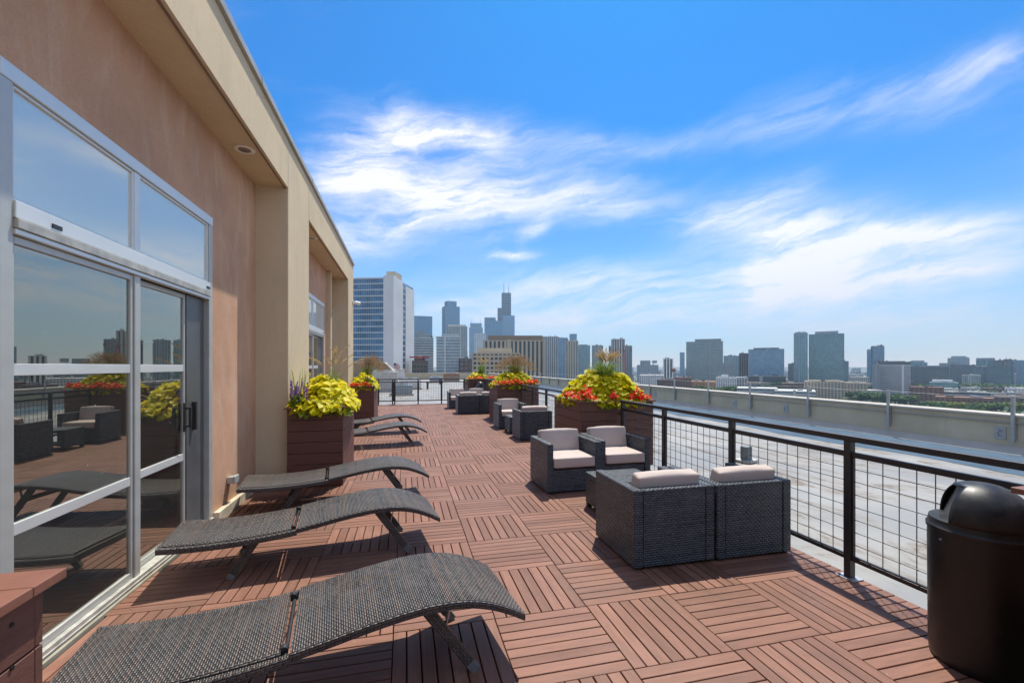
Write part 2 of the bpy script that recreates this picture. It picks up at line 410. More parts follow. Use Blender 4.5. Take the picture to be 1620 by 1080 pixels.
def roof_mat():
    m, t, b = newmat('roof_membrane')
    g = t.n('ShaderNodeNewGeometry').outputs['Position']
    x, y, z = t.sep(g)
    n1 = t.noise(g, .5, 6, .65, .5); n2 = t.noise(t.mapping(g, (1.5, .5, 1)), 1.3, 7, .7, 1.2); n3 = t.noise(g, 9, 4, .6)
    c = t.mix(t.ramp(n1, .3, .7), (.235, .232, .215, 1), (.30, .296, .275, 1))
    c = t.mix(t.ramp(n2, .45, .60, 0, .7), c, (.235, .20, .155, 1))
    c = t.mix(t.m('MULTIPLY', t.ramp(n2, .52, .62), t.ramp(n3, .38, .54, 0, .85)), c, (.13, .10, .07, 1))
    fx = t.m('ABSOLUTE', t.m('SUBTRACT', t.m('FRACT', t.m('DIVIDE', t.m('ADD', x, .6), 1.9)), .5))
    fy = t.m('ABSOLUTE', t.m('SUBTRACT', t.m('FRACT', t.m('DIVIDE', y, 9.0)), .5))
    seam = t.m('MAXIMUM', t.ramp(fx, .008, .004), t.ramp(fy, .003, .0015))
    c = t.mix(t.m('MULTIPLY', seam, .35), c, (.33, .33, .33, 1))
    t.put(b.inputs['Base Color'], c); t.put(b.inputs['Roughness'], t.ramp(n1, .2, .8, .35, .6))
    bn = t.n('ShaderNodeBump'); bn.inputs['Strength'].default_value = .3; bn.inputs['Distance'].default_value = .02
    t.put(bn.inputs['Height'], t.m('ADD', n1, t.m('MULTIPLY', seam, .3))); t.put(b.inputs['Normal'], bn.outputs[0])
    return m
M_ROOF = roof_mat()
ROOFZ, PX, PTOP, FARY = -0.15, 11.7, 0.607, 63.0
r = MB()
r.box(-16, PX + .4, -14, FARY + .4, -56, ROOFZ, cut='b')
tag(r.build('roof', M_ROOF), 'pale white membrane roof around the raised timber deck', 'roof', kind='structure')
# blue-grey strip along the parapet, ragged edge
st = MB(); N = 90; prev = None
for k in range(N + 1):
    yy = -6 + 62 * k / N
    xin = 9.35 + .10 * math.sin(yy * 1.3) + .07 * math.sin(yy * 3.1 + 1) + rng.uniform(-.05, .05)
    cur = ((xin, yy, ROOFZ + .004), (PX - .25, yy, ROOFZ + .004))
    if prev: st.face([prev[0], prev[1], cur[1], cur[0]])
    prev = cur
M_STRIP = plain('blue_grey_strip', (.080, .125, .175), .85, var=.22, scale=1.6, spec=.1)
tag(st.build('roof_strip', M_STRIP), 'blue grey strip of roof along the parapet foot', 'roof', kind='structure')

# parapets: long right-hand one, and the far one
par = empty('parapet_wall', (PX, 20, ROOFZ))
def rel(mb_o, p):                      # parent without moving: children are written in world space
    mb_o.parent = p; mb_o.matrix_parent_inverse = Matrix.Translation(p.location).inverted() if p.rotation_euler.z == 0 else p.matrix_basis.inverted()
    return mb_o
rel(MB().box(PX, PX + .38, -14, FARY, ROOFZ - 1, PTOP - .05).build('wall', M_CONC), par)
rel(MB().box(PX - .05, PX + .44, -14, FARY, PTOP - .047, PTOP).build('coping', M_COPE, bevel=.008), par)
rel(MB().box(PX - .06, PX - .002, -14, FARY, PTOP - .16, PTOP - .147).build('flashing_bead', M_GALV), par)
rel(MB().extrude([(PX - .002, ROOFZ + .14), (PX - .03, ROOFZ + .13), (PX - .24, ROOFZ + .006), (PX - .002, ROOFZ + .006)], 'y', -14, FARY).build('base_flashing', M_COPE), par)
tag(par, 'long grey rendered parapet with pale coping along the right roof edge', 'parapet')
par2 = empty('parapet_wall', (0, FARY, ROOFZ))
rel(MB().box(-16, PX - .01, FARY, FARY + .38, ROOFZ - 1, PTOP - .05).build('wall', M_CONC), par2)
rel(MB().box(-16, PX - .06, FARY - .05, FARY + .44, PTOP - .047, PTOP).build('coping', M_COPE), par2)
tag(par2, 'grey parapet closing the far end of the roof behind the flag', 'parapet')

# stanchions with cable and tie-off plates on the parapet
def stanchion():
    e = empty('parapet_stanchion')
    MB().box(-.020, .020, -.028, .028, -.56, .36).build('post', M_GALV, e, bevel=.004)
    MB().box(.0205, .082, -.028, .028, -.52, -.10).build('fixing_plate', M_GALV, e, bevel=.003)
    for z in (-.45, -.2): MB().tube([(-.0205, 0, z), (-.032, 0, z)], .01, 6).build('bolt', M_GALV, e)
    return e
sys_y = [3.75, 5.97, 8.25, 10.46, 12.7, 14.85, 17.07, 19.1, 21.3, 23.5, 25.7, 27.9, 30.1, 32.3, 34.5, 36.7, 38.9]
s0 = stanchion()
for k, yy in enumerate(sys_y):
    e = s0 if k == 0 else copy_tree(s0)
    e.location = (PX - .085, yy, PTOP + .02)
    nth = ['just out of the frame', 'nearest', 'second nearest', 'third nearest', 'fourth nearest', 'fifth nearest', 'sixth nearest', 'seventh nearest'][k] if k < 8 else None
    tag(e, (f'galvanised stanchion bolted to the parapet, {nth} on the right' if nth else f'small galvanised stanchion on the far parapet, {["eighth", "ninth", "tenth", "eleventh", "twelfth", "thirteenth", "fourteenth", "fifteenth", "sixteenth"][k - 8]} counted from the right edge'), 'stanchion', 'stanchions along the parapet')
def anchor():
    e = empty('anchor_plate')
    MB().box(-.012, 0, -.09, .09, -.13, .13).build('plate', M_GALV, e, bevel=.004)
    pts = [(-.012 - .07 * math.sin(a), 0, .055 * math.cos(a)) for a in np.linspace(0.15, math.pi - .15, 9)]
    MB().tube(pts, .013, 8).build('ring', M_GALV, e, smooth=True)
    for z in (-.1, .1): MB().tube([(-.012, .05, z), (-.03, .05, z)], .012, 6).build('bolt', M_GALV, e)
    return e
a0 = anchor()
for k, (yy, lab) in enumerate([(6.2, 'nearest, by the right edge'), (11.3, 'second nearest'), (13.5, 'third nearest'), (18.7, 'beside the largest flower planter'), (24.0, 'farther along past the flowers'), (27.5, 'farthest, tiny in the distance')]):
    e = a0 if k == 0 else copy_tree(a0); e.location = (PX - .002, yy, .22)
    tag(e, f'steel tie-off plate with ring on the parapet, {lab}', 'anchor plate', 'tie-off plates on the parapet')
cab = MB()
for a, b in zip(sys_y[:-1], sys_y[1:]):
    cab.tube([(PX - .085, a, PTOP + .35), (PX - .085, (a + b) / 2, PTOP + .33), (PX - .085, b, PTOP + .35)], .004, 5)
tag(cab.build('safety_cable', M_GALV), 'thin steel safety cable strung between the parapet stanchions', 'cable')

# ---- deck
T = .61; GX0, GY0 = .54, 2.0412
DX0, DX1, DY0, DY1 = -1.862, 3.262, -1.0, 18.51
dk = MB().box(DX0, DX1, DY0, DY1, ROOFZ - .02, -.06).build('deck', M_SUBDECK)
tag(dk, 'brown composite deck of parquet slat tiles', 'deck', kind='structure')
def slat_geo(L, Wd):
    b = MB(); c = .0022
    x, y = L / 2, Wd / 2
    b.box(-x, x, -y, y, -.045, -c, cut='tb')
    b.face([(-x, -y, -c), (x, -y, -c), (x - c, -y + c, 0), (-x + c, -y + c, 0)], [(-x, -y), (x, -y), (x, -y), (-x, -y)])
    b.face([(x, y, -c), (-x, y, -c), (-x + c, y - c, 0), (x - c, y - c, 0)], [(x, y), (-x, y), (-x, y), (x, y)])
    b.face([(x, -y, -c), (x, y, -c), (x - c, y - c, 0), (x - c, -y + c, 0)], [(x, -y), (x, y), (x, y), (x, -y)])
    b.face([(-x, y, -c), (-x, -y, -c), (-x + c, -y + c, 0), (-x + c, y - c, 0)], [(-x, y), (-x, -y), (-x, -y), (-x, y)])
    b.face([(-x + c, -y + c, 0), (x - c, -y + c, 0), (x - c, y - c, 0), (-x + c, y - c, 0)], [(-x, -y), (x, -y), (x, y), (-x, y)])
    return b
P8 = T / 8; SW = P8 - .0078
slats = []       # (cx, cy, length, rot)
for i in range(-4, 5):
    for j in range(-5, 27):
        x0 = GX0 + i * T; y0 = GY0 + j * T
        jx, jy = rng.uniform(-.0012, .0012, 2)
        if i == 4:
            xa, xb = x0 + .003, DX1
            for k in range(8): slats.append(((xa + xb) / 2, y0 + (k + .5) * P8, xb - xa, 0))
        elif i == -4:
            xa, xb = DX0 + .002, x0 + T - .002
            if (i + j) % 2 == 0:
                for k in range(8): slats.append(((xa + xb) / 2, y0 + (k + .5) * P8, xb - xa, 0))
            else:
                for k in range(8):
                    if x0 + (k + .5) * P8 - SW / 2 > DX0: slats.append((x0 + (k + .5) * P8, y0 + T / 2, T - .004, 1))
        else:
            for k in range(8):
                o = (k + .5) * P8
                slats.append((x0 + T / 2 + jx, y0 + o + jy, T - .004, 0) if (i + j) % 2 == 0 else (x0 + o + jx, y0 + T / 2 + jy, T - .004, 1))
def px(x, y, z):
    d = x * CS + y * CC; rr = x * CC - y * CS
    return (810 + F * rr / d, YH + F * (CAMH - z) / d, d) if d > .1 else (-9e9, 0, d)
vis = []
for k, (x, y, L, ro) in enumerate(slats):
    u, v, d = px(x, y, 0)
    hidden = (u < 620 and v > 900) or (1000 < u < 1250 and v < 870 and v > 780) or (u > 1490) or u < 330
    vis.append((d if (-20 < u < 1640 and 0 < v < 1100 and not hidden) else 1e6 + d, k))
vis.sort(); near = {k for _, k in vis[:300]}
cache = {}
far = MB()
for k, (x, y, L, ro) in enumerate(slats):
    if k in near:
        key = round(L, 3)
        if key not in cache:
            cache[key] = slat_geo(L, SW).mesh('slat'); cache[key].materials.append(M_SLAT)
        o = link_mesh('slat', cache[key], dk, (x, y, rng.uniform(-.0008, .0008)), R(90) if ro else 0)
    else:
        b = slat_geo(L, SW); dz = rng.uniform(-.0008, .0008)
        base = len(far.v)
        if ro: far.v += [(x - p[1], y + p[0], p[2] + dz) for p in b.v]
        else: far.v += [(x + p[0], y + p[1], p[2] + dz) for p in b.v]
        far.f += [tuple(i + base for i in f) for f in b.f]
        ou, ov = rng.uniform(0, 50, 2)
        far.uv += [(q[0] + ou, q[1] + ov) for q in b.uv]
# weld per slat so that each one is an island of its own
fo = far.build('deck_slats', M_SLATS, dk, weld=True); fo['kind'] = 'stuff'

# ------------------------------------------------------------------ the building on the left
WX, FX = -1.88, -1.493
SOF, TOPZ, COPE = 3.90, 4.52, 4.60
YE = 13.58                      # far corner
bl = empty('penthouse_building', (-5, 6, 0))
M_JOINT = plain('pale_joint_sealant', (.62, .58, .48), .7)
M_COPING = plain('grey_metal_coping', (.40, .39, .35), .45, metal=.3)
def bpart(name, mb, m, bevel=0):
    return rel(mb.build(name, m, bevel=bevel), bl)
# wall with openings (y ranges) at WX
D0, D1, DTOP = 2.585, 4.935, 3.045       # door opening
def wall_mb(y0, y1, z0, z1): return MB().box(WX - .25, WX, y0, y1, z0, z1)
w = MB()
w.box(WX - .25, WX, 1.30, D0, -.02, SOF + .05); w.box(WX - .25, WX, D1, 6.30, -.02, SOF + .05); w.box(WX - .25, WX, D0, D1, DTOP, SOF + .05)
w.box(WX - .25, WX, 7.45, 8.60, -.02, SOF + .05); w.box(WX - .25, WX, 8.60, 11.10, DTOP, SOF + .05); w.box(WX - .25, WX, 11.10, 12.03, -.02, SOF + .05)
w.box(WX - .25, WX, 12.03, 12.50, 3.08, SOF + .05)
bpart('wall', w, M_STUCCO_R)
PIERS = ((0.12, 1.34), (6.24, 7.51), (12.41, YE))
for (y0, y1) in PIERS:
    bpart('pier', MB().box(-2.4, FX, y0, y1, -.02, TOPZ), M_STUCCO_T, .012)
for (y0, y1) in ((-6, .119), (1.341, 6.239), (7.511, 12.409)):
    bpart('soffit', MB().box(-2.2, FX - .031, y0, y1, SOF + .003, SOF + .06), M_STUCCO_T)
    bpart('fascia', MB().box(FX - .03, FX, y0, y1, SOF, TOPZ), M_STUCCO_T)
    bpart('drip_edge', MB().box(FX - .045, FX - .032, y0, y1, SOF - .012, SOF + .002), plain('drip_bead', (.20, .13, .09), .7))
cp = bpart('coping', MB().box(-2.5, FX + .035, -6, YE + .035, TOPZ + .003, COPE), M_COPING, .006)
for yy in (5.05, 7.6, 10.3): bpart('coping_joint', MB().box(FX + .03, FX + .040, yy, yy + .03, TOPZ + .001, COPE + .004), M_ALU_D)
for yy in (6.2395, 7.5105): bpart('expansion_joint', MB().box(FX - .02, FX + .003, yy - .006, yy + .006, SOF, TOPZ - .002), M_JOINT)
bpart('pilaster', MB().box(WX - .05, WX + .10, 11.42, 11.60, -.02, SOF), M_STUCCO_T, .006)
# body: rear walls, roof, floor, with windows in the rear wall
b = MB()
b.box(-9.2, -9.0, -6, YE, -.02, 1.5); b.box(-9.2, -9.0, -6, YE, 2.35, TOPZ)
ys = [-6, -3.2, -2.3, -.4, .5, 2.4, 3.3, 5.2, 6.1, 8, 8.9, 10.8, 11.7, YE]
for k in range(0, len(ys) - 1, 2): b.box(-9.2, -9.0, ys[k], ys[k + 1], 1.5, 2.35)
b.box(-9.0, -2.4, YE - .25, YE - .003, -.02, TOPZ - .001); b.box(-9.0, WX - .26, -6, -5.8, -.02, TOPZ - .001); b.box(WX - .25, WX, -6, .12, -.02, SOF)
bpart('rear_wall', b, M_INWALL)
bpart('roof_slab', MB().box(-9.0, -2.41, -5.8, YE - .26, TOPZ - .3, TOPZ - .01), M_INWALL)
bpart('ceiling', MB().box(-8.99, -2.2, -5.79, YE - .27, SOF - .7, SOF - .6), M_DARKIN)
bpart('interior_floor', MB().box(-8.99, WX - .26, -5.79, YE - .27, -.06, -.01), M_DARKIN)
# soffit downlights
for (x, y) in ((-1.685, 5.24), (-1.685, 2.3), (-1.66, 8.57), (-1.66, 11.19)):
    o = bpart('downlight', MB().lathe([(.062, -.006), (.078, -.012), (.098, -.008), (.102, 0)], 28, (x, y, SOF)), plain('light_trim', (.8, .76, .68), .5))
    for p in o.data.polygons: p.use_smooth = True
    i = MB().lathe([(0, .0), (.064, .0)], 24, (x, y, SOF - .003)).build('lens', plain('light_lens', (.18, .15, .12), .3)); i.parent = o
# base flashing of the wall
bpart('base_board', MB().box(WX, WX + .055, D1 + .03, 6.235, -.018, .095), M_SILL, .006)
bpart('base_board', MB().box(WX, WX + .055, 1.35, D0 - .03, -.018, .095), M_SILL, .006)
bpart('base_board', MB().box(WX, WX + .055, 7.515, 8.57, -.018, .095), M_SILL, .006)
tag(bl, 'tan and russet stucco penthouse with deep soffit on the left', 'building')

# ---- door and window units (things set into the wall)
def glazed_unit(name, label, y0, y1, mull, ztop, ztr, rails, parts_slider):
    e = empty(name, (WX, (y0 + y1) / 2, 0))
    def P(nm, mb, m, bev=.004, par=None):
        o = mb.build(nm, m, bevel=bev)
        o.parent = e if par is None else par
        if par is None: o.matrix_parent_inverse = Matrix.Translation(-Vector(e.location))
        return o
    a, bq = WX - .05, WX + .008
    # outer frame
    P('head', MB().box(a, bq + .004, y0, y1, ztop - .085, ztop), M_ALU)
    P('jamb', MB().box(a, bq, y0, y0 + .075, .06, ztop - .085), M_ALU_V)
    P('jamb', MB().box(a, bq, y1 - .075, y1, .06, ztop - .085), M_ALU_V)
    P('threshold', MB().box(a - .05, bq + .035, y0, y1, -.018, .016), M_TRACK, .004)
    P('track', MB().box(a, bq + .016, y0 + .002, y1 - .002, .0165, .062).box(a, bq + .022, y0 + .002, y1 - .002, .030, .036), M_ALU_D, .002)
    # transom bar: three stepped profiles
    P('transom', MB().box(a, bq + .010, y0 + .076, y1 - .076, ztr, ztr + .085), M_ALU)
    P('transom_ledge', MB().box(a + .02, bq + .020, y0 + .076, y1 - .076, ztr - .052, ztr - .003), M_ALU_D)
    P('drip_ledge', MB().box(a + .02, bq + .012, y0 + .076, y1 - .076, ztr - .082, ztr - .054), M_ALU)
    # upper panes
    P('mullion', MB().box(a + .01, bq - .006, mull - .030, mull + .030, ztr + .086, ztop - .086), M_ALU)
    for (p0, p1) in ((y0 + .076, mull - .031), (mull + .031, y1 - .076)):
        f = MB()
        z0, z1 = ztr + .087, ztop - .087
        for q in ((p0, p0 + .018, z0, z1), (p1 - .018, p1, z0, z1), (p0 + .019, p1 - .019, z0, z0 + .018), (p0 + .019, p1 - .019, z1 - .018, z1)): f.box(a + .01, bq - .010, *q)
        fr = P('sash', f, M_ALU)
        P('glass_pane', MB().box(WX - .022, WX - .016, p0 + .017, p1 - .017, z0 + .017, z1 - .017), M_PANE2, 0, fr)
    # lower leaves
    P('meeting_stile', MB().box(a + .01, bq - .002, mull - .034, mull + .034, .063, ztr - .083), M_ALU_V)
    for idx, (p0, p1) in enumerate(((y0 + .076, mull - .036), (mull + .036, y1 - (.42 if parts_slider else .076)))):
        sx = -.045 if idx == 1 and parts_slider else 0
        z0, z1 = .064, ztr - .085
        lf = MB()
        for q in ((p0, p0 + .022, z0, z1), (p1 - .03, p1, z0, z1), (p0 + .023, p1 - .031, z0, z0 + .045), (p0 + .023, p1 - .031, z1 - .04, z1)): lf.box(a + .01 + sx, bq - .012 + sx, *q)
        leaf = P('door_leaf', lf, M_ALU_V)
        gx = WX - .022 + sx
        P('glass_pane', MB().box(gx - .004, gx + .004, p0 + .021, p1 - .029, z0 + .044, z1 - .039), M_PANE, 0, leaf)
        for zr in rails:
            P('glazing_bar', MB().box(gx + .0045, gx + .016, p0 + .023, p1 - .031, zr - .030, zr + .030), M_ALU, .002, leaf)
        if idx == 1 and parts_slider:
            h = MB(); hy = p1 - .025; hx = bq - .012 + sx
            h.box(hx, hx + .012, hy - .018, hy + .018, .98, 1.24); h.bar((hx + .05, hy, 1.02), (hx + .05, hy, 1.20), .022); h.bar((hx, hy, 1.03), (hx + .05, hy, 1.03), .016); h.bar((hx, hy, 1.19), (hx + .05, hy, 1.19), .016)
            P('handle', h, M_BLACK, .003, leaf)
            P('rear_stile', MB().box(a - .03, a + .01, p1 + .002, y1 - .076, .063, ztr - .083), plain('dark_door_edge', (.12, .125, .125), .4, metal=.3))
            P('receiver', MB().box(a - .02, bq - .05, p1 + .16, p1 + .185, .065, ztr - .084), M_ALU_D)
            h2 = MB(); h2.box(a + .012, a + .045, p1 + .10, p1 + .13, .98, 1.24); P('pull', h2, M_BLACK, .003)
    # small black weep covers and a latch on the transom
    for yy in (y0 + .30, y1 - .16): P('weep_cover', MB().box(bq + .010, bq + .015, yy, yy + .07, ztr + .018, ztr + .042), M_BLACK, .002)
    tag(e, label, 'glass door')
    return e
glazed_unit('sliding_glass_door', 'aluminium sliding glass door with transom panes, behind the nearest loungers', D0, D1, 3.69, DTOP, 2.30, (1.55, .755), True)
glazed_unit('sliding_glass_door', 'aluminium sliding glass door in the farther recess, above the yellow foliage', 8.60, 11.10, 9.85, DTOP, 2.32, (1.55, .755), True)
ww = empty('narrow_window', (WX, 12.2, 0))
def PW(nm, mb, m, bev=.003):
    o = mb.build(nm, m, ww, bevel=bev); o.matrix_parent_inverse = Matrix.Translation(-Vector(ww.location)); return o
PW('frame', MB().box(WX - .08, WX - .01, 12.03, 12.07, 0, 3.08).box(WX - .08, WX - .01, 12.07, 12.41, 3.03, 3.08).box(WX - .08, WX - .01, 12.07, 12.41, 2.3, 2.36).box(WX - .08, WX - .01, 12.07, 12.41, 1.5, 1.55), M_ALU)
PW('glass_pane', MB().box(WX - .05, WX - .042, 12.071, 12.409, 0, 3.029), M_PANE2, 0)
tag(ww, 'narrow tall window beside the farthest tan pier', 'window')

# small fittings on the wall
ob = empty('outlet_box', (WX, 5.36, .33))
def PO(nm, mb, m, par, bev=.004): return mb.build(nm, m, par, bevel=bev)
PO('box', MB().box(.001, .06, -.055, .055, -.035, .035), M_GALV, ob); PO('cover', MB().box(.061, .085, -.062, .062, -.042, .043), plain('grey_cover', (.36, .36, .34), .5), ob, .008)
tag(ob, 'small grey weatherproof outlet box low on the russet wall', 'outlet')
sc_ = empty('security_camera', (FX, YE - .18, 3.42))
PO('mount', MB().box(.003, .03, -.05, .05, -.05, .05), M_WHITE, sc_, .01); PO('arm', MB().tube([(.03, 0, 0), (.09, -.01, -.01)], .02, 10), M_WHITE, sc_, 0)
hd = MB().tube([(.06, -.02, .0), (.20, .05, -.02)], .05, 16).build('housing', M_WHITE, sc_, bevel=.01, smooth=True)
MB().tube([(.2005, .05, -.02), (.204, .052, -.0205)], .034, 16).build('lens', M_BLACK, hd)
tag(sc_, 'white security camera on the far corner of the tan building', 'camera')

# ------------------------------------------------------------------ railings
def railing(label, p0, p1, posts, end_brackets=(False, False)):
    """posts: distances along the run; panels between neighbouring posts"""
    p0 = Vector(p0); d = Vector(p1) - p0; L = d.length; rz = math.atan2(d.y, d.x)
    e = empty('metal_railing', p0, rz)
    H = 1.055
    MB().box(0, L, -.030, .030, H - .042, H).build('top_rail', M_RAIL, e, bevel=.004)
    for x in posts:
        po = MB().box(x - .025, x + .025, -.025, .025, .006, H - .043).build('post', M_RAIL, e, bevel=.003)
        pl = MB().box(x - .065, x + .065, -.055, .055, .0, .010).build('base_plate', M_GALV, po, bevel=.002)
        for sx in (-.048, .048): MB().tube([(x + sx, .035, .01), (x + sx, .035, .018)], .008, 6).build('bolt', M_GALV, po)
    for a, b in zip(posts[:-1], posts[1:]):
        xa, xb = a + .0255, b - .0255
        MB().box(xa, xb, -.014, .014, .905, .937).build('mid_rail', M_RAIL, e, bevel=.002)
        MB().box(xa, xb, -.014, .014, .135, .165).build('bottom_rail', M_RAIL, e, bevel=.002)
        fr_ = MB().box(xa, xa + .012, -.010, .010, .166, .904).box(xb - .012, xb, -.010, .010, .166, .904).box(xa + .0119, xb - .0119, -.009, .009, .1662, .174).box(xa + .0119, xb - .0119, -.009, .009, .896, .9038)
        pn = fr_.build('mesh_panel', M_RAIL, e)
        nv = max(2, round((xb - xa) / .1)); nh = 7
        zz = np.linspace(.166, .904, nh + 2)[1:-1]
        for k in range(1, nv):
            xx = xa + (xb - xa) * k / nv
            MB().tube([(xx, -.0032, .166), (xx, -.0032, .904)], .0032, 5, cap=False).build('wire', M_RAIL, pn)
        for z in zz:
            MB().tube([(xa + .012, .0032, z), (xb - .012, .0032, z)], .0032, 5, cap=False).build('wire', M_RAIL, pn)
    for k, on_ in enumerate(end_brackets):
        if on_:
            x = L - .02 if k else .02; sg = 1 if k else -1
            MB().box(x - .012, x + .012, -.03, .03, .80, .88).tube([(x, 0, .84), (x + sg * .11, 0, .84)], .018, 8).build('bracket', M_RAIL, e)
    tag(e, label, 'railing', 'dark mesh railings round the deck')
    return e
RX = 3.2
railing('dark metal mesh railing nearest the camera, running past the black bin', (RX, 1.33, 0), (RX, 6.03, 0), [.03, 1.21, 2.405, 3.585, 4.67], (False, True))
railing('dark metal mesh railing between the two largest right-hand planters', (RX, 7.50, 0), (RX, 11.93, 0), [.03, 1.10, 2.19, 3.30, 4.40], (True, True))
railing('dark metal mesh railing beyond the second planter, half hidden by armchairs', (RX, 13.36, 0), (RX, 17.80, 0), [.03, 1.10, 2.22, 3.33, 4.41], (True, True))
railing('dark metal mesh railing across the far end of the deck', (-1.85, 18.36, 0), (2.44, 18.36, 0), [.03, .79, 1.345, 1.425, 2.36, 3.315, 4.26], (False, True))

# ------------------------------------------------------------------ planters (boards are parts)
def planter(label, x0, x1, y0, y1, h=1.04, name='planter_box'):
    e = empty(name, ((x0 + x1) / 2, (y0 + y1) / 2, 0))
    hx, hy = (x1 - x0) / 2, (y1 - y0) / 2
    n = 7; bh = (h - .03) / n
    MB().box(-hx + .03, hx - .03, -hy + .03, hy - .03, .004, h - .12).build('liner', M_SOIL, e)
    for k in range(n):
        z0 = .006 + k * bh; z1 = z0 + bh - .005
        for sgn in (-1, 1):
            j = rng.uniform(-.0012, .0012)
            yo = sgn * hy
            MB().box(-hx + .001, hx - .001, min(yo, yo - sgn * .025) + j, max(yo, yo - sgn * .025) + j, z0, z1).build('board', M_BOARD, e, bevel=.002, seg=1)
            xo = sgn * hx
            MB().box(min(xo, xo - sgn * .025) + j, max(xo, xo - sgn * .025) + j, -hy + .0265, hy - .0265, z0, z1).build('board', M_BOARD, e, bevel=.002, seg=1)
    o = .03
    for sgn in (-1, 1):
        ya, yb = sorted((sgn * (hy + o), sgn * (hy - .075)))
        MB().box(-hx - o, hx + o, ya, yb, h - .026, h).build('cap_board', M_BOARD_LIT, e, bevel=.003)
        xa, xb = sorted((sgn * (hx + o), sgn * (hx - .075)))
        MB().box(xa, xb, -hy + .0755, hy - .0755, h - .026, h).build('cap_board', M_BOARD_LIT, e, bevel=.003)
    tag(e, label, 'planter', 'brown board planters round the deck')
    return e
planter('brown board planter with a bare corner at the lower left edge', -1.47, -.885, .12, 1.345, 1.045)
planter('tall brown board planter against the tan pier, beside the loungers', -1.475, -.80, 6.10, 7.36)
planter('brown board planter at the far corner of the tan building', -1.475, -.84, 12.56, 14.28, 1.02)
planter('brown board planter at the right edge behind the black bin', 2.60, 3.82, .08, 1.30)
planter('large brown board planter nearest on the right, behind the front armchairs', 2.59, 3.81, 6.15, 7.38)
planter('brown board planter midway along the right, behind two armchairs', 2.52, 3.74, 12.03, 13.24)
planter('brown board planter at the far right corner beside the small bin', 2.53, 3.75, 17.92, 19.1)
# screw heads on the nearest one
L0 = [o for o in bpy.data.objects if o.name == 'planter_box'][0]
for (yy, z) in ((.52, .97), (.52, .87), (.52, .79), (.52, .70), (.30, .95), (.30, .79)):
    MB().tube([(.293, yy, z), (.2955, yy, z)], .0055, 8).build('screw', M_SCREW, L0)

# ------------------------------------------------------------------ litter bins
def bin_(label, x, y, rz):
    e = empty('litter_bin', (x, y, 0), rz)
    r = .203
    MB().lathe([(0, .0), (r - .012, 0), (r - .004, .012), (r, .05), (r + .004, .66), (r + .002, .70), (0, .70)], 56).build('body', M_BIN, e, smooth=True)
    MB().lathe([(r + .003, .690), (r + .009, .693), (r + .010, .712), (r + .004, .718), (r + .001, .732), (r - .002, .748)], 56).build('rim', M_BIN, e, smooth=True)
    # dome lid with a cut-away mouth towards +x and a set-back flap
    dome = MB(); n, m = 48, 14; R0, Hd = r - .002, .205
    def D(t, p):      # t around, p from 0 rim to 1 top
        a = p * math.pi / 2; rr = R0 * math.cos(a) ** .80; z = .748 + Hd * math.sin(a) ** 1.0
        return (rr * math.cos(t), rr * math.sin(t), z)
    half = R(46)
    for i in range(n):
        t0 = half + (2 * math.pi - 2 * half) * i / n; t1 = half + (2 * math.pi - 2 * half) * (i + 1) / n
        for j in range(m):
            p0, p1 = j / m, (j + 1) / m
            q = [D(t0, p0), D(t1, p0), D(t1, p1), D(t0, p1)]
            dome.face(q if j < m - 1 else q[:3])
    k = 8   # roof over the mouth: the upper part of the opening sector
    for i in range(12):
        t0 = -half + 2 * half * i / 12; t1 = -half + 2 * half * (i + 1) / 12
        for j in range(10, m):
            q = [D(t0, j / m), D(t1, j / m), D(t1, (j + 1) / m), D(t0, (j + 1) / m)]
            dome.face(q if j < m - 1 else q[:3])
    lid = dome.build('lid', M_BIN, e, smooth=True)
    so = lid.modifiers.new('thick', 'SOLIDIFY'); so.thickness = .006; so.offset = -1
    # shelf in the mouth
    sh = MB(); pts = [(R0 * math.cos(t), R0 * math.sin(t)) for t in np.linspace(-half, half, 13)]
    sh.extrude([(p[0], p[1]) for p in pts] + [(.03, R0 * math.sin(half) * .72), (.03, -R0 * math.sin(half) * .72)], 'z', .738, .750)
    sh.build('shelf', M_BIN, lid)
    # flap: curved vertical panel across the mouth, set back
    fl = MB(); prev = None
    for a in np.linspace(-1, 1, 15):
        yy = a * .140
        zt = .752 + max(0.004, .185 * math.sqrt(max(0, 1 - (abs(a) ** 2.4))))
        cur = ((.128, yy, .751), (.122 - .055 * (zt - .75) / .19, yy, zt))
        if prev: fl.face([prev[0], cur[0], cur[1], prev[1]])
        prev = cur
    f = fl.build('flap', plain('grey_flap_plastic', (.045, .046, .047), .38, var=.2), lid); so = f.modifiers.new('thick', 'SOLIDIFY'); so.thickness = .005  # flap in a paler grey than the bin body
    MB().tube([(r * .80, r * .62, .655), (r * .835, r * .645, .655)], .006, 8).build('rivet', M_GALV, e)
    tag(e, label, 'bin', 'black dome-top bins')
    return e
bin_('black plastic litter bin with dome lid, cut by the right edge', 2.947, 1.64, R(128))
bin_('small far black litter bin with dome lid before the corner planter', 2.92, 17.45, R(215))

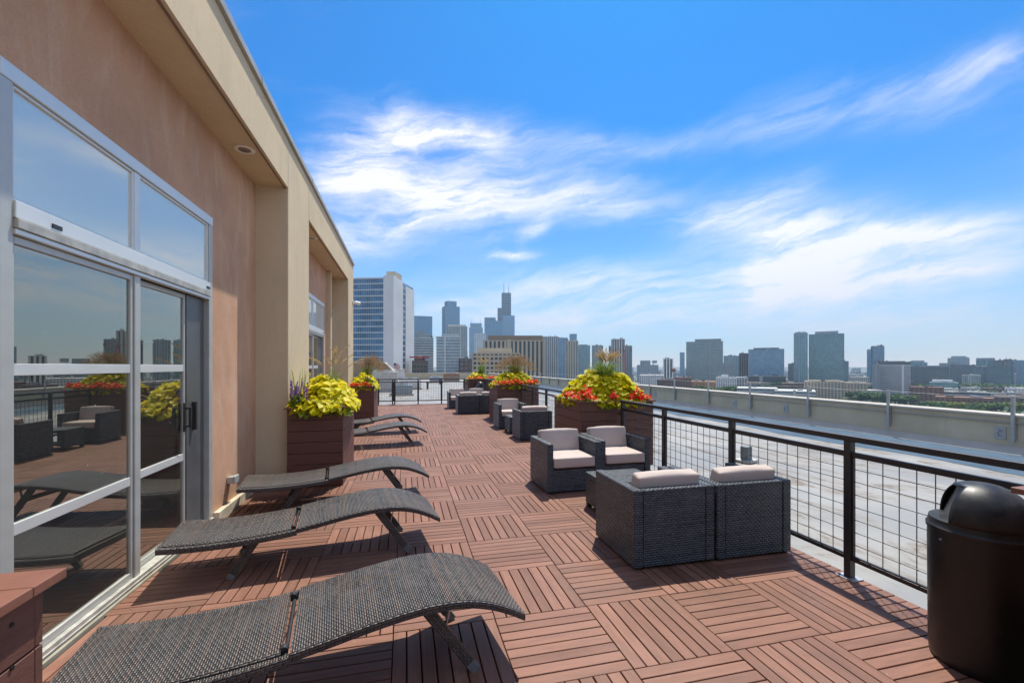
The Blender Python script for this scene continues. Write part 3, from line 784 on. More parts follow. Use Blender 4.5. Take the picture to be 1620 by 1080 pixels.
# ------------------------------------------------------------------ loungers
CW = .62
PROF = [(0, .315), (.12, .305), (.28, .298), (.45, .298), (.62, .304), (.84, .322), (1.0, .345), (1.2, .378), (1.38, .400), (1.52, .406), (1.66, .394), (1.78, .362), (1.88, .318), (1.98, .262)]
def prof(s):
    xs = [p[0] for p in PROF]; zs = [p[1] for p in PROF]
    # smooth interpolation
    i = max(0, min(len(xs) - 2, int(np.searchsorted(xs, s) - 1)))
    def tang(k):
        if k == 0: return (zs[1] - zs[0]) / (xs[1] - xs[0])
        if k == len(xs) - 1: return (zs[-1] - zs[-2]) / (xs[-1] - xs[-2])
        return (zs[k + 1] - zs[k - 1]) / (xs[k + 1] - xs[k - 1])
    h = xs[i + 1] - xs[i]; q = (s - xs[i]) / h
    return (2 * q**3 - 3 * q**2 + 1) * zs[i] + (q**3 - 2 * q**2 + q) * h * tang(i) + (-2 * q**3 + 3 * q**2) * zs[i + 1] + (q**3 - q**2) * h * tang(i + 1)
def slab(s0, s1, y0, y1, top=0.0, th=.03, n=28, edge=.010):
    """curved wicker slab following the profile, rounded long edges; uv: u across the strands"""
    b = MB(); S = np.linspace(s0, s1, n + 1)
    cs = [(y0, -th * .5), (y0 + .002, -.006), (y0 + edge, 0), (y1 - edge, 0), (y1 - .002, -.006), (y1, -th * .5), (y1 - .004, -th), (y0 + .004, -th)]
    acc = 0; rows = []
    for k, s in enumerate(S):
        if k: acc += math.hypot(S[k] - S[k - 1], prof(S[k]) - prof(S[k - 1]))
        rows.append((acc + s0, [(s, y, prof(s) + top + z) for y, z in cs]))
    per = [0]
    for i in range(len(cs)): a, c = cs[i], cs[(i + 1) % len(cs)]; per.append(per[-1] + math.hypot(a[0] - c[0], a[1] - c[1]))
    for k in range(n):
        (ua, ra), (ub, rb) = rows[k], rows[k + 1]
        for i in range(len(cs)):
            i2 = (i + 1) % len(cs)
            if i in (2,):      # the top: strands run across the width
                uv = [(cs[i][0], ua), (cs[i][0], ub), (cs[i2][0], ub), (cs[i2][0], ua)]
            else: uv = [(ua, per[i]), (ub, per[i]), (ub, per[i + 1]), (ua, per[i + 1])]
            b.face([ra[i], rb[i], rb[i2], ra[i2]], uv)
    b.face(rows[0][1][::-1], [(p[1], p[2]) for p in rows[0][1][::-1]]); b.face(rows[-1][1], [(p[1], p[2]) for p in rows[-1][1]])
    return b
def make_lounger():
    e = empty('sun_lounger')
    h = CW / 2
    slab(.03, .835, -h + .035, h - .035, .008, .026, 18).build('backrest', M_CHAISE, e, smooth=True)
    slab(.875, 1.98, -h + .001, h - .001, .008, .040, 40).build('seat', M_CHAISE, e, smooth=True)
    for sg in (-1, 1):
        y = sg * (h - .017)
        slab(0, .8735, y - .017, y + .017, -.004, .042, 18, .006).build('side_rail', M_CHAISE, e, smooth=True)
    slab(0, .028, -h + .036, h - .036, -.004, .042, 2).build('head_rail', M_CHAISE, e)
    MB().tube([(.853, -h + .03, prof(.853) - .018), (.853, h - .03, prof(.853) - .018)], .010, 8).build('hinge_bar', M_BLACK, e)
    for sg in (-1, 1):
        MB().tube([(.845, sg * (h - .055), prof(.85) - .004), (.845, sg * (h - .085), prof(.85) - .004)], .020, 12).build('hinge', M_BLACK, e)
        y = sg * (h - .065)
        for nm, s_top, s_bot in (('front', 1.47, 1.73), ('rear', .60, .42)):
            t_ = Vector((s_top, y, prof(s_top) - .035)); bt = Vector((s_bot, y, .0)); k = bt.lerp(t_, .14)
            lg = MB().bar(k, t_, .032, .055, up=(1, 0, 0)).build('leg', M_CHAISE, e, bevel=.004)
            MB().bar(bt + Vector((0, 0, .002)), k, .030, .050, up=(1, 0, 0)).build('foot_cap', M_LEGCAP, lg, bevel=.004)
    for s_, z in ((1.54, .26), (.555, .22)):
        MB().box(s_ - .012, s_ + .012, -h + .085, h - .085, z - .02, z + .02).build('stretcher', M_CHAISE, e)
    MB().bar((1.60, h - .08, prof(1.6) - .04), (1.56, h - .08, .2), .02, .006).bar((1.60, -h + .08, prof(1.6) - .04), (1.56, -h + .08, .2), .02, .006).build('brace', M_GALV, e)
    return e
lo = make_lounger()
def place_lounger(o, fx, fy, deg, label):
    """fx, fy: near foot corner on plan"""
    a = R(deg); c, s = math.cos(a), math.sin(a)
    lx, ly = 1.98, -CW / 2
    o.location = (fx - (lx * c - ly * s), fy - (lx * s + ly * c), .0); o.rotation_euler = (0, 0, a)
    tag(o, label, 'lounger', 'wicker loungers along the building')
spots = [(.612, 2.20, 8.5, 'brown wicker lounger nearest the camera, its head out of frame'), (.290, 3.77, 8.5, 'brown wicker lounger second from the camera, before the sliding door'),
         (.275, 5.28, 8.0, 'brown wicker lounger third from the camera, in front of the tall planter'), (.42, 8.85, 8, 'brown wicker lounger past the tall planter, nearer of the far pair'),
         (.375, 10.50, 7, 'farthest brown wicker lounger, before the corner planter')]
for k, q in enumerate(spots): place_lounger(lo if k == 0 else copy_tree(lo), *q)

# ------------------------------------------------------------------ armchairs and low tables
AW, AD, AH, AT = .715, .70, .615, .078
def cushion(w, d, h, r=.02, puff=.006):
    """box with rounded edges, slightly puffed and wrinkled; edge loops gather at the rims"""
    import bmesh
    bm = bmesh.new(); bmesh.ops.create_cube(bm, size=2)
    bmesh.ops.subdivide_edges(bm, edges=bm.edges, cuts=13, use_grid_fill=True)
    half = (w / 2, d / 2, h / 2)
    def remap(t, hh):
        i = (t + 1) / 2 * 14; k = int(round(i)); rr = r / hh
        if k <= 3: return -1 + rr * k / 3
        if k >= 11: return 1 - rr * (14 - k) / 3
        return (-1 + rr) + (2 - 2 * rr) * (k - 3) / 8
    for v in bm.verts:
        p = Vector([remap(v.co[i], half[i]) * half[i] for i in range(3)])
        q = Vector([max(-half[i] + r, min(half[i] - r, p[i])) for i in range(3)])
        o_ = p - q
        if o_.length > 1e-9: p = q + o_.normalized() * r
        e_ = [max(0, 1 - (p[i] / half[i]) ** 2) for i in range(3)]
        n = o_.normalized() if o_.length > 1e-9 else Vector((0, 0, 0))
        wr = .0022 * math.sin(p.x * 41 + p.y * 23) * math.sin(p.z * 37 + p.x * 11 + 1)
        p.x += n.x * (puff * e_[1] * e_[2] + wr); p.y += n.y * (puff * e_[0] * e_[2] + wr); p.z += n.z * (puff * 1.8 * e_[0] * e_[1] + wr)
        v.co = p
    me = bpy.data.meshes.new('cushion'); bm.to_mesh(me); bm.free()
    me.polygons.foreach_set('use_smooth', [True] * len(me.polygons)); me.materials.append(M_CUSH)
    return me
SEATC = cushion(AW - 2 * AT - .008, .56, .125, .018, .006); BACKC = cushion(AW - 2 * AT - .006, .12, .40, .02, .010)
def piping(w, d, h, r):
    b = MB(); hw, hd = w / 2 - .006, d / 2 - .006; rr = .03
    for z in (-h / 2 + r * .6, h / 2 - r * .6):
        pts = []
        for cx, cy, a0_ in ((hw - rr, hd - rr, 0), (-hw + rr, hd - rr, 90), (-hw + rr, -hd + rr, 180), (hw - rr, -hd + rr, 270)):
            for k in range(4): t_ = R(a0_ + k * 30); pts.append((cx + rr * math.cos(t_) + .0045 * math.cos(t_), cy + rr * math.sin(t_) + .0045 * math.sin(t_), z))
        b.tube(pts + [pts[0]], .004, 5, cap=False)
    me = b.mesh('piping', smooth=True); me.materials.append(M_CUSH); return me
SEATP = piping(AW - 2 * AT - .008, .56, .125, .018)
def make_armchair():
    """faces +y, origin at the middle of the foot of its back"""
    e = empty('wicker_armchair')
    hw = AW / 2
    for sg in (-1, 1):
        x0, x1 = sorted((sg * hw, sg * (hw - AT)))
        MB().box(x0, x1, 0, AD, .018, AH).build('arm', M_CHAIR, e, bevel=.009)
    MB().box(-hw + AT + .0035, hw - AT - .0035, .004, .085, .018, AH - .002).build('back', M_CHAIR, e, bevel=.007)
    MB().box(-hw + AT + .0015, hw - AT - .0015, .0865, AD - .012, .018, .285).build('seat_base', M_CHAIR, e, bevel=.006)
    MB().box(-hw + AT + .002, hw - AT - .002, .09, AD - .02, .286, .30).build('seat_slat', M_BLACK, e)
    for sx in (-1, 1):
        for y in (.04, AD - .04): MB().box(sx * (hw - .04) - .02, sx * (hw - .04) + .02, y - .02, y + .02, .001, .0175).build('foot', M_BLACK, e)
    c = link_mesh('seat_cushion', SEATC, e, (0, AD - .28 + .012, .375))
    link_mesh('piping', SEATP, c)
    c = link_mesh('back_cushion', BACKC, e, (0, .165, .505)); c.rotation_euler = (R(11), 0, 0)
    return e
ch = make_armchair()
chairs = [(2.055, 3.005, 0, 'grey wicker armchair seen from behind, nearer the deck centre, front row'), (2.785, 2.99, -.6, 'grey wicker armchair seen from behind, beside the near railing, front row'),
          (2.025, 5.765, 181.5, 'grey wicker armchair facing the camera, nearer the deck centre'), (2.775, 5.83, 180, 'grey wicker armchair facing the camera, in front of the large planter'),
          (2.70, 8.85, 0, 'single grey wicker armchair seen from behind, beside the large planter'), (2.62, 11.32, 180, 'single grey wicker armchair facing the camera, before the middle planter'),
          (2.02, 14.22, 0, 'far grey wicker armchair seen from behind, left of the middle planter'), (2.76, 14.22, 0, 'far grey wicker armchair seen from behind, half hidden by the middle planter'),
          (1.90, 16.75, 180, 'far grey wicker armchair facing the camera, leftmost of the last group'), (2.66, 16.85, 180, 'far grey wicker armchair facing the camera, in front of the small bin')]
for k, (x, y, dg, lab) in enumerate(chairs):
    o = ch if k == 0 else copy_tree(ch); o.location = (x, y, 0); o.rotation_euler = (0, 0, R(dg))
    tag(o, lab, 'armchair', 'grey wicker armchairs along the railing')
def make_table():
    e = empty('wicker_side_table'); w, d, h = .62, .52, .385
    MB().box(-w / 2, w / 2, -d / 2, d / 2, h - .06, h).build('top', M_CHAIR, e, bevel=.006)
    for sx in (-1, 1):
        x0, x1 = sorted((sx * w / 2, sx * (w / 2 - .06)))
        MB().box(x0, x1, -d / 2, d / 2, .05, h - .061).build('side', M_CHAIR, e, bevel=.004)
        for y in (-d / 2 + .03, d / 2 - .03): MB().box(sx * (w / 2 - .03) - .025, sx * (w / 2 - .03) + .025, y - .025, y + .025, .001, .049).build('leg', M_BLACK, e)
    MB().box(-w / 2 + .061, w / 2 - .061, -d / 2 + .05, d / 2 - .05, .09, .11).build('shelf', M_CHAIR, e)
    return e
tb = make_table(); tb.location = (2.28, 4.30, 0); tag(tb, 'low grey wicker table between the four front armchairs', 'table', 'low wicker tables')
t2 = copy_tree(tb); t2.location = (2.66, 10.08, 0); tag(t2, 'low grey wicker table between the two middle armchairs', 'table', 'low wicker tables')

# ------------------------------------------------------------------ things on the roof
vp = empty('vent_pipe', (5.92, 6.56, ROOFZ), R(20))
MB().box(-.15, .15, -.14, .14, .004, .06).build('flashing', M_ALU_D, vp, bevel=.02); MB().box(-.075, .075, -.07, .07, .0605, .29).build('pipe', plain('weathered_zinc', (.17, .20, .21), .5, metal=.3), vp, bevel=.01)
tag(vp, 'short grey vent stack standing on the white roof beyond the railing', 'vent')
def hvac(label, x, y, w, d, h, m):
    e = empty('rooftop_unit', (x, y, ROOFZ))
    MB().box(-w / 2 - .08, w / 2 + .08, -d / 2 - .08, d / 2 + .08, .004, .12).build('kerb', M_COPE, e)
    MB().box(-w / 2, w / 2, -d / 2, d / 2, .1205, h).build('casing', m, e, bevel=.02)
    fn = MB().lathe([(0, h + .03), (min(w, d) * .35, h + .03), (min(w, d) * .38, h + .12), (min(w, d) * .42, h + .12), (min(w, d) * .42, h + .001)], 20).build('fan_cowl', M_GALV, e)
    for k in range(4): MB().box(-w / 2 + .1, w / 2 - .1, -d / 2 - .012, -d / 2 - .001, .2 + k * (h - .3) / 4, .2 + k * (h - .3) / 4 + .03).build('louvre', M_GALV, e)
    tag(e, label, 'air conditioner', 'units on the far roof')
M_UNIT = plain('unit_grey', (.5, .48, .42), .5, var=.15); M_UNITD = plain('unit_dark', (.26, .31, .34), .5, var=.15)
hvac('beige rooftop unit behind the far railing, nearest the corner planter', -1.5, 31, 2.0, 1.5, 1.35, M_UNIT)
hvac('low dark rooftop unit behind the far railing beside the gate post', -.2, 26.6, 1.2, .9, .62, M_UNITD)
hvac('pale low rooftop unit behind the far railing, just past the dark one', .35, 33.5, 1.6, 1.2, .75, M_WHITE)
hvac('small rooftop unit near the far parapet, left of the corner planter', 5.1, 50, 1.7, 1.3, .9, plain('unit_rust', (.28, .15, .09), .6))
hvac('small blue grey rooftop unit near the far parapet', 3.1, 46, 1.3, 1.0, .6, M_UNITD)
for k, (x, y) in enumerate(((1.6, 33), (3.2, 42), (-3.5, 45))):
    v = empty('roof_vent', (x, y, ROOFZ)); MB().tube([(0, 0, .004), (0, 0, .5)], .07, 10).build('pipe', M_BLACK, v); MB().lathe([(.13, .48), (.12, .56), (0, .6)], 12).build('cowl', M_BLACK, v)
    tag(v, ['short black roof vent pipe seen through the far railing', 'black roof vent pipe near the blue grey unit', 'black roof vent pipe behind the beige rooftop unit'][k], 'vent', 'vent pipes on the far roof')

def at(u, v, Y):
    a = (u - 810) / F; b = (YH - v) / F; x, y = CS + a * CC, CC - a * CS; k = Y / y
    return Vector((x * k, Y, CAMH + b * k))
# sloped lift-motor house and white shed behind the far end
sh = empty('stair_house', at(590, 600, 52))
q = [at(u, v, 52) for u, v in ((540, 574.5), (608, 574.5), (612, 576), (623, 588.5), (623, 602), (540, 602))]
o = rel(MB().extrude([(p.x, p.z if p.z > 0 else ROOFZ + .003) for p in q], 'y', 52, 58).build('wall', stucco('grey_render', (.24, .22, .175), (.28, .26, .21), .08), bevel=.0), sh)
o = rel(MB().extrude([(p.x - .0, p.z + dz) for p, dz in ((q[0], .02), (q[1], .02), (q[3], .03), (q[3], .12), (q[1], .14), (q[0], .14))], 'y', 51.9, 58.1).build('roof_edge', M_COPE), sh)
tag(sh, 'grey rooftop stair house with sloping end behind the corner planter', 'stair house')
wsd = empty('white_shed', at(630, 600, 60))
p, q2 = at(609, 590, 59), at(640, 590, 59)
rel(MB().box(p.x, q2.x, 59, 61, ROOFZ + .003, 1.0).build('wall', M_WHITE), wsd); rel(MB().box(p.x - .1, q2.x + .1, 58.9, 61.1, 1.003, 1.1).build('roof', M_COPE), wsd)
tag(wsd, 'low white roof shed beside the grey stair house', 'shed')
# flag
def flag_mat():
    m, t, b = newmat('flag_cloth'); u, v, _ = t.sep(t.n('ShaderNodeUVMap', uv_map='UVMap').outputs[0])
    stripe = t.m('LESS_THAN', t.m('MODULO', t.m('FLOOR', t.m('MULTIPLY', v, 13)), 2), .5)
    c = t.mix(stripe, (.75, .73, .7, 1), (.5, .02, .03, 1))
    can = t.m('MULTIPLY', t.m('LESS_THAN', u, .4), t.m('GREATER_THAN', v, 6 / 13))
    su = t.m('SUBTRACT', t.m('FRACT', t.m('MULTIPLY', u, 15)), .5); sv = t.m('SUBTRACT', t.m('FRACT', t.m('MULTIPLY', t.m('SUBTRACT', v, 6 / 13), 9.3)), .5)
    star = t.m('LESS_THAN', t.m('ADD', t.m('MULTIPLY', su, su), t.m('MULTIPLY', sv, sv)), .06)
    c = t.mix(can, c, t.mix(star, (.02, .03, .14, 1), (.75, .75, .75, 1)))
    t.put(b.inputs['Base Color'], c); b.inputs['Roughness'].default_value = .8
    return m
fp = empty('flagpole', at(622, 600, 66))
zt = at(621, 572, 66).z - fp.location.z
MB().tube([(0, 0, -60), (0, 0, zt)], .05, 8).build('pole', M_WHITE, fp)
MB().lathe([(0, -.08), (.08, 0), (0, .08)], 10, (0, 0, zt + .06)).build('finial', M_GALV, fp)
tag(fp, 'thin flagpole standing beyond the far parapet', 'flagpole')
fb = MB(); nx, nz = 14, 8; Wf, Hf = 1.25, .85
def fpt(i, j): u, v = i / nx, j / nz; return (.06 + Wf * u * .72, .14 * math.sin(u * 7 + v) * u, zt - .15 - Hf + Hf * v - .42 * u * u * 1.0)
for i in range(nx):
    for j in range(nz): fb.face([fpt(i, j), fpt(i + 1, j), fpt(i + 1, j + 1), fpt(i, j + 1)], [(i / nx, j / nz), ((i + 1) / nx, j / nz), ((i + 1) / nx, (j + 1) / nz), (i / nx, (j + 1) / nz)])
fo_ = fb.build('flag', flag_mat(), smooth=True); fo_.location = fp.location
tag(fo_, 'star-spangled flag drooping from the thin pole beyond the roof', 'flag')

# ------------------------------------------------------------------ planting
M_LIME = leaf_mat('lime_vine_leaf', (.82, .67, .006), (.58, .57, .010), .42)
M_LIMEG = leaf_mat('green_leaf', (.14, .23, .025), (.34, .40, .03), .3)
M_RED = leaf_mat('scarlet_petal', (.82, .025, .004), (.88, .075, .006), .3)
M_ORANGE = leaf_mat('orange_petal', (.88, .075, .004), (.90, .14, .008), .3)
M_PURPLE = leaf_mat('violet_floret', (.22, .09, .36), (.33, .17, .46), .25)
M_GRASS = leaf_mat('grass_blade', (.14, .24, .035), (.30, .38, .07), .35)
M_PLUME = leaf_mat('tawny_plume', (.50, .37, .18), (.64, .50, .27), .35, .8)
M_HAIR = leaf_mat('russet_grass_hair', (.28, .18, .10), (.42, .30, .17), .4, .8)
M_DARKLEAF = leaf_mat('plum_leaf', (.06, .02, .05), (.11, .05, .09), .2)
VINE = np.array([(0, 0, 0), (-.30, -.10, .02), (-.52, .18, .05), (-.40, .42, .04), (-.30, .62, .0), (0, 1.0, -.10), (.30, .62, 0), (.40, .42, .04), (.52, .18, .05), (.30, -.10, .02)]); VCEN = np.array((0, .38, -.06))
OVAL = np.array([(0, 0, 0), (-.28, .25, .03), (-.30, .6, .02), (0, 1.0, -.06), (.30, .6, .02), (.28, .25, .03)]); OCEN = np.array((0, .45, -.05))
def petals():
    o = []
    for k in range(10): a = k * math.pi / 5; r = .5 if k % 2 == 0 else .34; o.append((r * math.cos(a), r * math.sin(a), .10))
    return np.array(o)
PET = petals(); PCEN = np.array((0, 0, -.04))
def scatter(name, mat, parent, pos, nrm, size, outline, centre, droop=.5, stuff=True):
    """one fan-shaped leaf or flower per position, facing its normal, tip hanging outward/down"""
    n = len(pos); V = []; Fc = []; m = len(outline)
    for k in range(n):
        z = Vector(nrm[k]).normalized()
        t = Vector((z.x, z.y, 0)); t = t + Vector((rng.normal(0, .6), rng.normal(0, .6), -droop))
        y = (t - z * t.dot(z)); y = y.normalized() if y.length > 1e-4 else z.orthogonal().normalized()
        x = y.cross(z); B = np.array((x, y, z)).T
        pts = np.vstack((outline, centre)) * size[k]
        pts[:, 2] *= rng.uniform(.4, 1.8)
        V.append(pts @ B.T + np.array(pos[k])); b = k * (m + 1)
        Fc += [(b + i, b + (i + 1) % m, b + m) for i in range(m)]
    me = bpy.data.meshes.new(name); me.from_pydata(np.vstack(V).tolist(), [], Fc); me.materials.append(mat)
    me.polygons.foreach_set('use_smooth', [True] * len(me.polygons))
    o = link_mesh(name, me, parent)
    if stuff: o['kind'] = 'stuff'
    return o
def mound(n, hx, hy, z0, H, pw=2.4, cx=0, cy=0, jit=.03, edge=1.08):
    P, Nn = [], []
    while len(P) < n:
        a = rng.uniform(0, 2 * math.pi); r = math.sqrt(rng.uniform(0, 1)) * edge
        ca, sa = math.cos(a), math.sin(a); k = (abs(ca) ** 4 + abs(sa) ** 4) ** -.25
        x, y = r * ca * k, r * sa * k
        rr = min(1, max(abs(x), abs(y)) * .55 + math.hypot(x, y) * .42)
        lump = .045 * math.sin(7 * x + 2 * y + hx * 9) + .035 * math.sin(9 * y - 3 * x + 1)
        z = z0 + H * max(0, 1 - rr ** pw) + lump * (1 - rr) + rng.normal(0, jit)
        P.append((cx + x * hx, cy + y * hy, max(z, z0 - .05) if r < 1.0 else z0 + rng.uniform(-.06, .05)))
        Nn.append((x * .7 + rng.normal(0, .42), y * .7 + rng.normal(0, .42) - .1, 1.15 + rng.normal(0, .25)))
    return P, Nn
def vine(label, c, hx, hy, z0, H, n, size=(.06, .11), mat=None, pw=2.4):
    e = empty('sweet_potato_vine', (c[0], c[1], z0))
    P, Nn = mound(n, hx, hy, 0, H, pw)
    scatter('leaves', mat or M_LIME, e, P, Nn, rng.uniform(*size, n), VINE, VCEN, .5)
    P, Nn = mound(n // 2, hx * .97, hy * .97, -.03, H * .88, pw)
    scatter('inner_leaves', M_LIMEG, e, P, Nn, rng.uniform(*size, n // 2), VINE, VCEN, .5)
    tag(e, label, 'foliage plant', 'lime vines in the planters'); return e
def begonia(label, pts, mat, n, spread=(.16, .10, .07), green=True, size=(.035, .062)):
    """pts: clump centres"""
    c = Vector(pts[0]); e = empty('begonia', c)
    P = []; Nn = []
    for k in range(n):
        q = Vector(pts[rng.integers(len(pts))]) - c
        P.append((q.x + rng.normal(0, spread[0]) * .7, q.y + rng.normal(0, spread[1]) * .7, q.z + abs(rng.normal(0, spread[2])) * .9 - .01)); Nn.append((rng.normal(0, .5) - .15, rng.normal(0, .4) - .75, .75))
    scatter('flowers', mat, e, P, Nn, rng.uniform(*size, n), PET, PCEN, .1)
    if green:
        m = int(n * 1.2)
        P = []; Nn = []
        for k in range(m):
            q = Vector(pts[rng.integers(len(pts))]) - c
            P.append((q.x + rng.normal(0, spread[0]), q.y + rng.normal(0, spread[1]) + .03, q.z - .02 + abs(rng.normal(0, spread[2])))); Nn.append((rng.normal(0, .6), rng.normal(0, .5) - .5, .8))
        scatter('leaves', M_LIMEG, e, P, Nn, rng.uniform(.035, .075, m), OVAL, OCEN, .4)
    tag(e, label, 'flowers', 'begonias in the planters'); return e
def ribbon(V, Fc, base, tip, bend, w, seg=5):
    a = Vector(base); d = Vector(tip) - a; side = d.cross(Vector((0, 0, 1))); side = side.normalized() if side.length > 1e-4 else Vector((1, 0, 0))
    th = rng.uniform(0, math.pi); side = (side * math.cos(th) + Vector((0, 1, 0)) * math.sin(th) * .6).normalized()
    b0 = len(V)
    for k in range(seg + 1):
        t = k / seg; p = a + d * t + Vector(bend) * (4 * t * (1 - t)); ww = w * (1 - t ** 1.6) * .5 + .0004
        V += [tuple(p - side * ww), tuple(p + side * ww)]
    for k in range(seg): i = b0 + 2 * k; Fc.append((i, i + 1, i + 3, i + 2))
def raw(name, V, Fc, mat, parent):
    me = bpy.data.meshes.new(name); me.from_pydata(V, [], Fc); me.materials.append(mat)
    o = link_mesh(name, me, parent); o['kind'] = 'stuff'; return o
def grass(label, c, n, H, spread, plumes, pspread=.8, *, lean=(0, 0), blade_w=.009, plume_len=.17, plume_h=1.15, thick=.013, hair=False, arch=.5, plume_mat=None):
    e = empty('fountain_grass', c)
    V, Fc = [], []
    for k in range(n):
        a = rng.uniform(0, 2 * math.pi); h = H * rng.uniform(.6, 1.05); s = spread * rng.uniform(.25, 1.1)
        b = (rng.normal(0, .04), rng.normal(0, .04), 0)
        t = (b[0] + math.cos(a) * s + lean[0] * h, b[1] + math.sin(a) * s + lean[1] * h, h * (1 - arch * (s / spread) ** 2 * .6))
        ribbon(V, Fc, b, t, (math.cos(a) * -.06 * s, math.sin(a) * -.06 * s, h * .28 * s / spread), blade_w * rng.uniform(.7, 1.2))
    raw('blades', V, Fc, M_GRASS, e)
    V, Fc = [], []; SV, SF = [], []
    for k in range(plumes):
        a = rng.uniform(0, 2 * math.pi); s = spread * rng.uniform(.05, 1.0) * pspread; h = H * plume_h * rng.uniform(.72, 1.06)
        b = Vector((rng.normal(0, .04), rng.normal(0, .04), 0)); t = Vector((math.cos(a) * s + lean[0] * h, math.sin(a) * s + lean[1] * h, h * math.sqrt(max(.1, 1 - (s / spread) ** 2 * .85))))
        nod = Vector((math.cos(a), math.sin(a), 0)) * (.25 * plume_len)
        ribbon(SV, SF, b, t, (0, 0, h * .12), .003, 5)
        d = ((t - b).normalized() + nod.normalized() * .25).normalized()
        L = plume_len * rng.uniform(.7, 1.15); nb = 26 if not hair else 12
        for i in range(nb):
            q = i / nb; p = t + d * (L * (q - .15)) + nod * q * q - Vector((0, 0, .25 * L * q * q)); th = rng.uniform(0, 2 * math.pi)
            rad = thick * (math.sin(math.pi * min(1, q + .12)) ** .7) * rng.uniform(.7, 1.5)
            o_ = Vector((math.cos(th), math.sin(th), rng.uniform(-.3, .5)))
            w_ = d.cross(o_).normalized() * (thick * .32)
            i0 = len(V); V += [tuple(p - w_), tuple(p + w_), tuple(p + o_ * rad + d * L * .14)]; Fc.append((i0, i0 + 1, i0 + 2))
            i0 = len(V); V += [tuple(p + o_ * .002 - d * L * .06), tuple(p - o_ * .002 - d * L * .06), tuple(p + d * L * .10 + w_ * .6)]; Fc.append((i0, i0 + 1, i0 + 2))
    if plumes:
        raw('stalks', SV, SF, M_GRASS if not hair else M_HAIR, e); raw('plumes', V, Fc, plume_mat or M_PLUME, e)
    tag(e, label, 'grass', 'ornamental grasses in the planters'); return e
def salvia(label, c, n, spread, h, mat=None):
    e = empty('salvia', c); P, Nn, S = [], [], []; SV, SF = [], []
    for k in range(n):
        b = Vector((rng.normal(0, spread[0]), rng.normal(0, spread[1]), 0)); t = b + Vector((rng.normal(0, .03), rng.normal(0, .03), h * rng.uniform(.55, 1.05)))
        ribbon(SV, SF, b, t, (0, 0, 0), .005, 3)
        for i in range(34):
            q = .35 + .65 * i / 34; th = rng.uniform(0, 6.28); rr = .018 * (1.15 - q)
            p = b.lerp(t, q); P.append(tuple(p + Vector((math.cos(th) * rr, math.sin(th) * rr, 0)))); Nn.append((math.cos(th), math.sin(th), .4)); S.append(rng.uniform(.014, .026))
    scatter('florets', mat or M_PURPLE, e, P, Nn, S, PET, PCEN, .2); raw('stalks', SV, SF, M_LIMEG, e)
    m = n * 14; P = [(rng.uniform(-1.4, 1.4) * spread[0], rng.uniform(-1.4, 1.4) * spread[1], rng.uniform(0, h * .5)) for _ in range(m)]
    scatter('leaves', M_LIMEG, e, P, [(rng.normal(), rng.normal() - .5, .8) for _ in range(m)], rng.uniform(.03, .06, m), OVAL, OCEN, .4)
    tag(e, label, 'flowers'); return e

# large right-hand planter: x 2.59-3.81, y 6.15-7.38
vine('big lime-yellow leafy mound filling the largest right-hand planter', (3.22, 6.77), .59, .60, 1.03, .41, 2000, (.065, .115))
begonia('scarlet begonias at the left corner of the largest right-hand planter', [(2.60, 6.22, 1.08), (2.66, 6.14, 1.10), (2.56, 6.45, 1.08), (2.57, 6.7, 1.07), (2.74, 6.12, 1.07), (2.66, 6.20, 1.16)], M_RED, 120, (.05, .06, .05), True, (.045, .075))
begonia('scarlet begonias at the right front of the largest right-hand planter', [(3.42, 6.13, 1.06), (3.50, 6.14, 1.13), (3.68, 6.15, 1.06), (3.54, 6.12, 1.06)], M_RED, 70, (.06, .03, .05), True, (.042, .07))
begonia('small clump of scarlet begonias under the lime leaves, front middle', [(3.09, 6.13, 1.06), (3.12, 6.14, 1.11)], M_RED, 26, (.05, .02, .04), True, (.042, .07))
grass('fountain grass with upright tawny plumes in the largest right-hand planter', (3.16, 6.60, 1.28), 420, .44, .42, 34, .42, lean=(.10, 0), plume_len=.20, plume_h=1.05, thick=.026)
# middle right planter
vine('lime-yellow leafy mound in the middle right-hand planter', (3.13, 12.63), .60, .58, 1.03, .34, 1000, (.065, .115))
begonia('band of orange-red begonias along the front of the middle planter', [(2.72, 12.05, 1.08), (2.9, 12.03, 1.07), (3.05, 12.03, 1.10), (3.2, 12.03, 1.07), (3.45, 12.05, 1.08), (3.62, 12.10, 1.10), (2.6, 12.3, 1.06)], M_ORANGE, 240, (.10, .05, .05), True, (.06, .09))
grass('fine russet fountain grass dome in the middle right-hand planter', (3.22, 12.75, 1.25), 420, .52, .50, 420, 1.05, plume_mat=M_HAIR, blade_w=.007, plume_len=.22, plume_h=1.05, thick=.02, hair=True, arch=.6)
# far corner planter
vine('small yellow leafy plant in the far corner planter', (3.0, 18.4), .44, .40, 1.03, .22, 300, (.07, .12))
begonia('orange begonias along the front of the far corner planter', [(2.65, 17.95, 1.08), (2.85, 17.93, 1.07), (3.1, 17.93, 1.08), (3.4, 17.95, 1.08), (3.55, 18.0, 1.10)], M_ORANGE, 90, (.09, .05, .04), True, (.06, .09))
grass('upright green and tawny grass in the far corner planter', (3.15, 18.5, 1.15), 200, .62, .34, 26, .5, lean=(.15, 0), plume_len=.25, thick=.025, blade_w=.012)
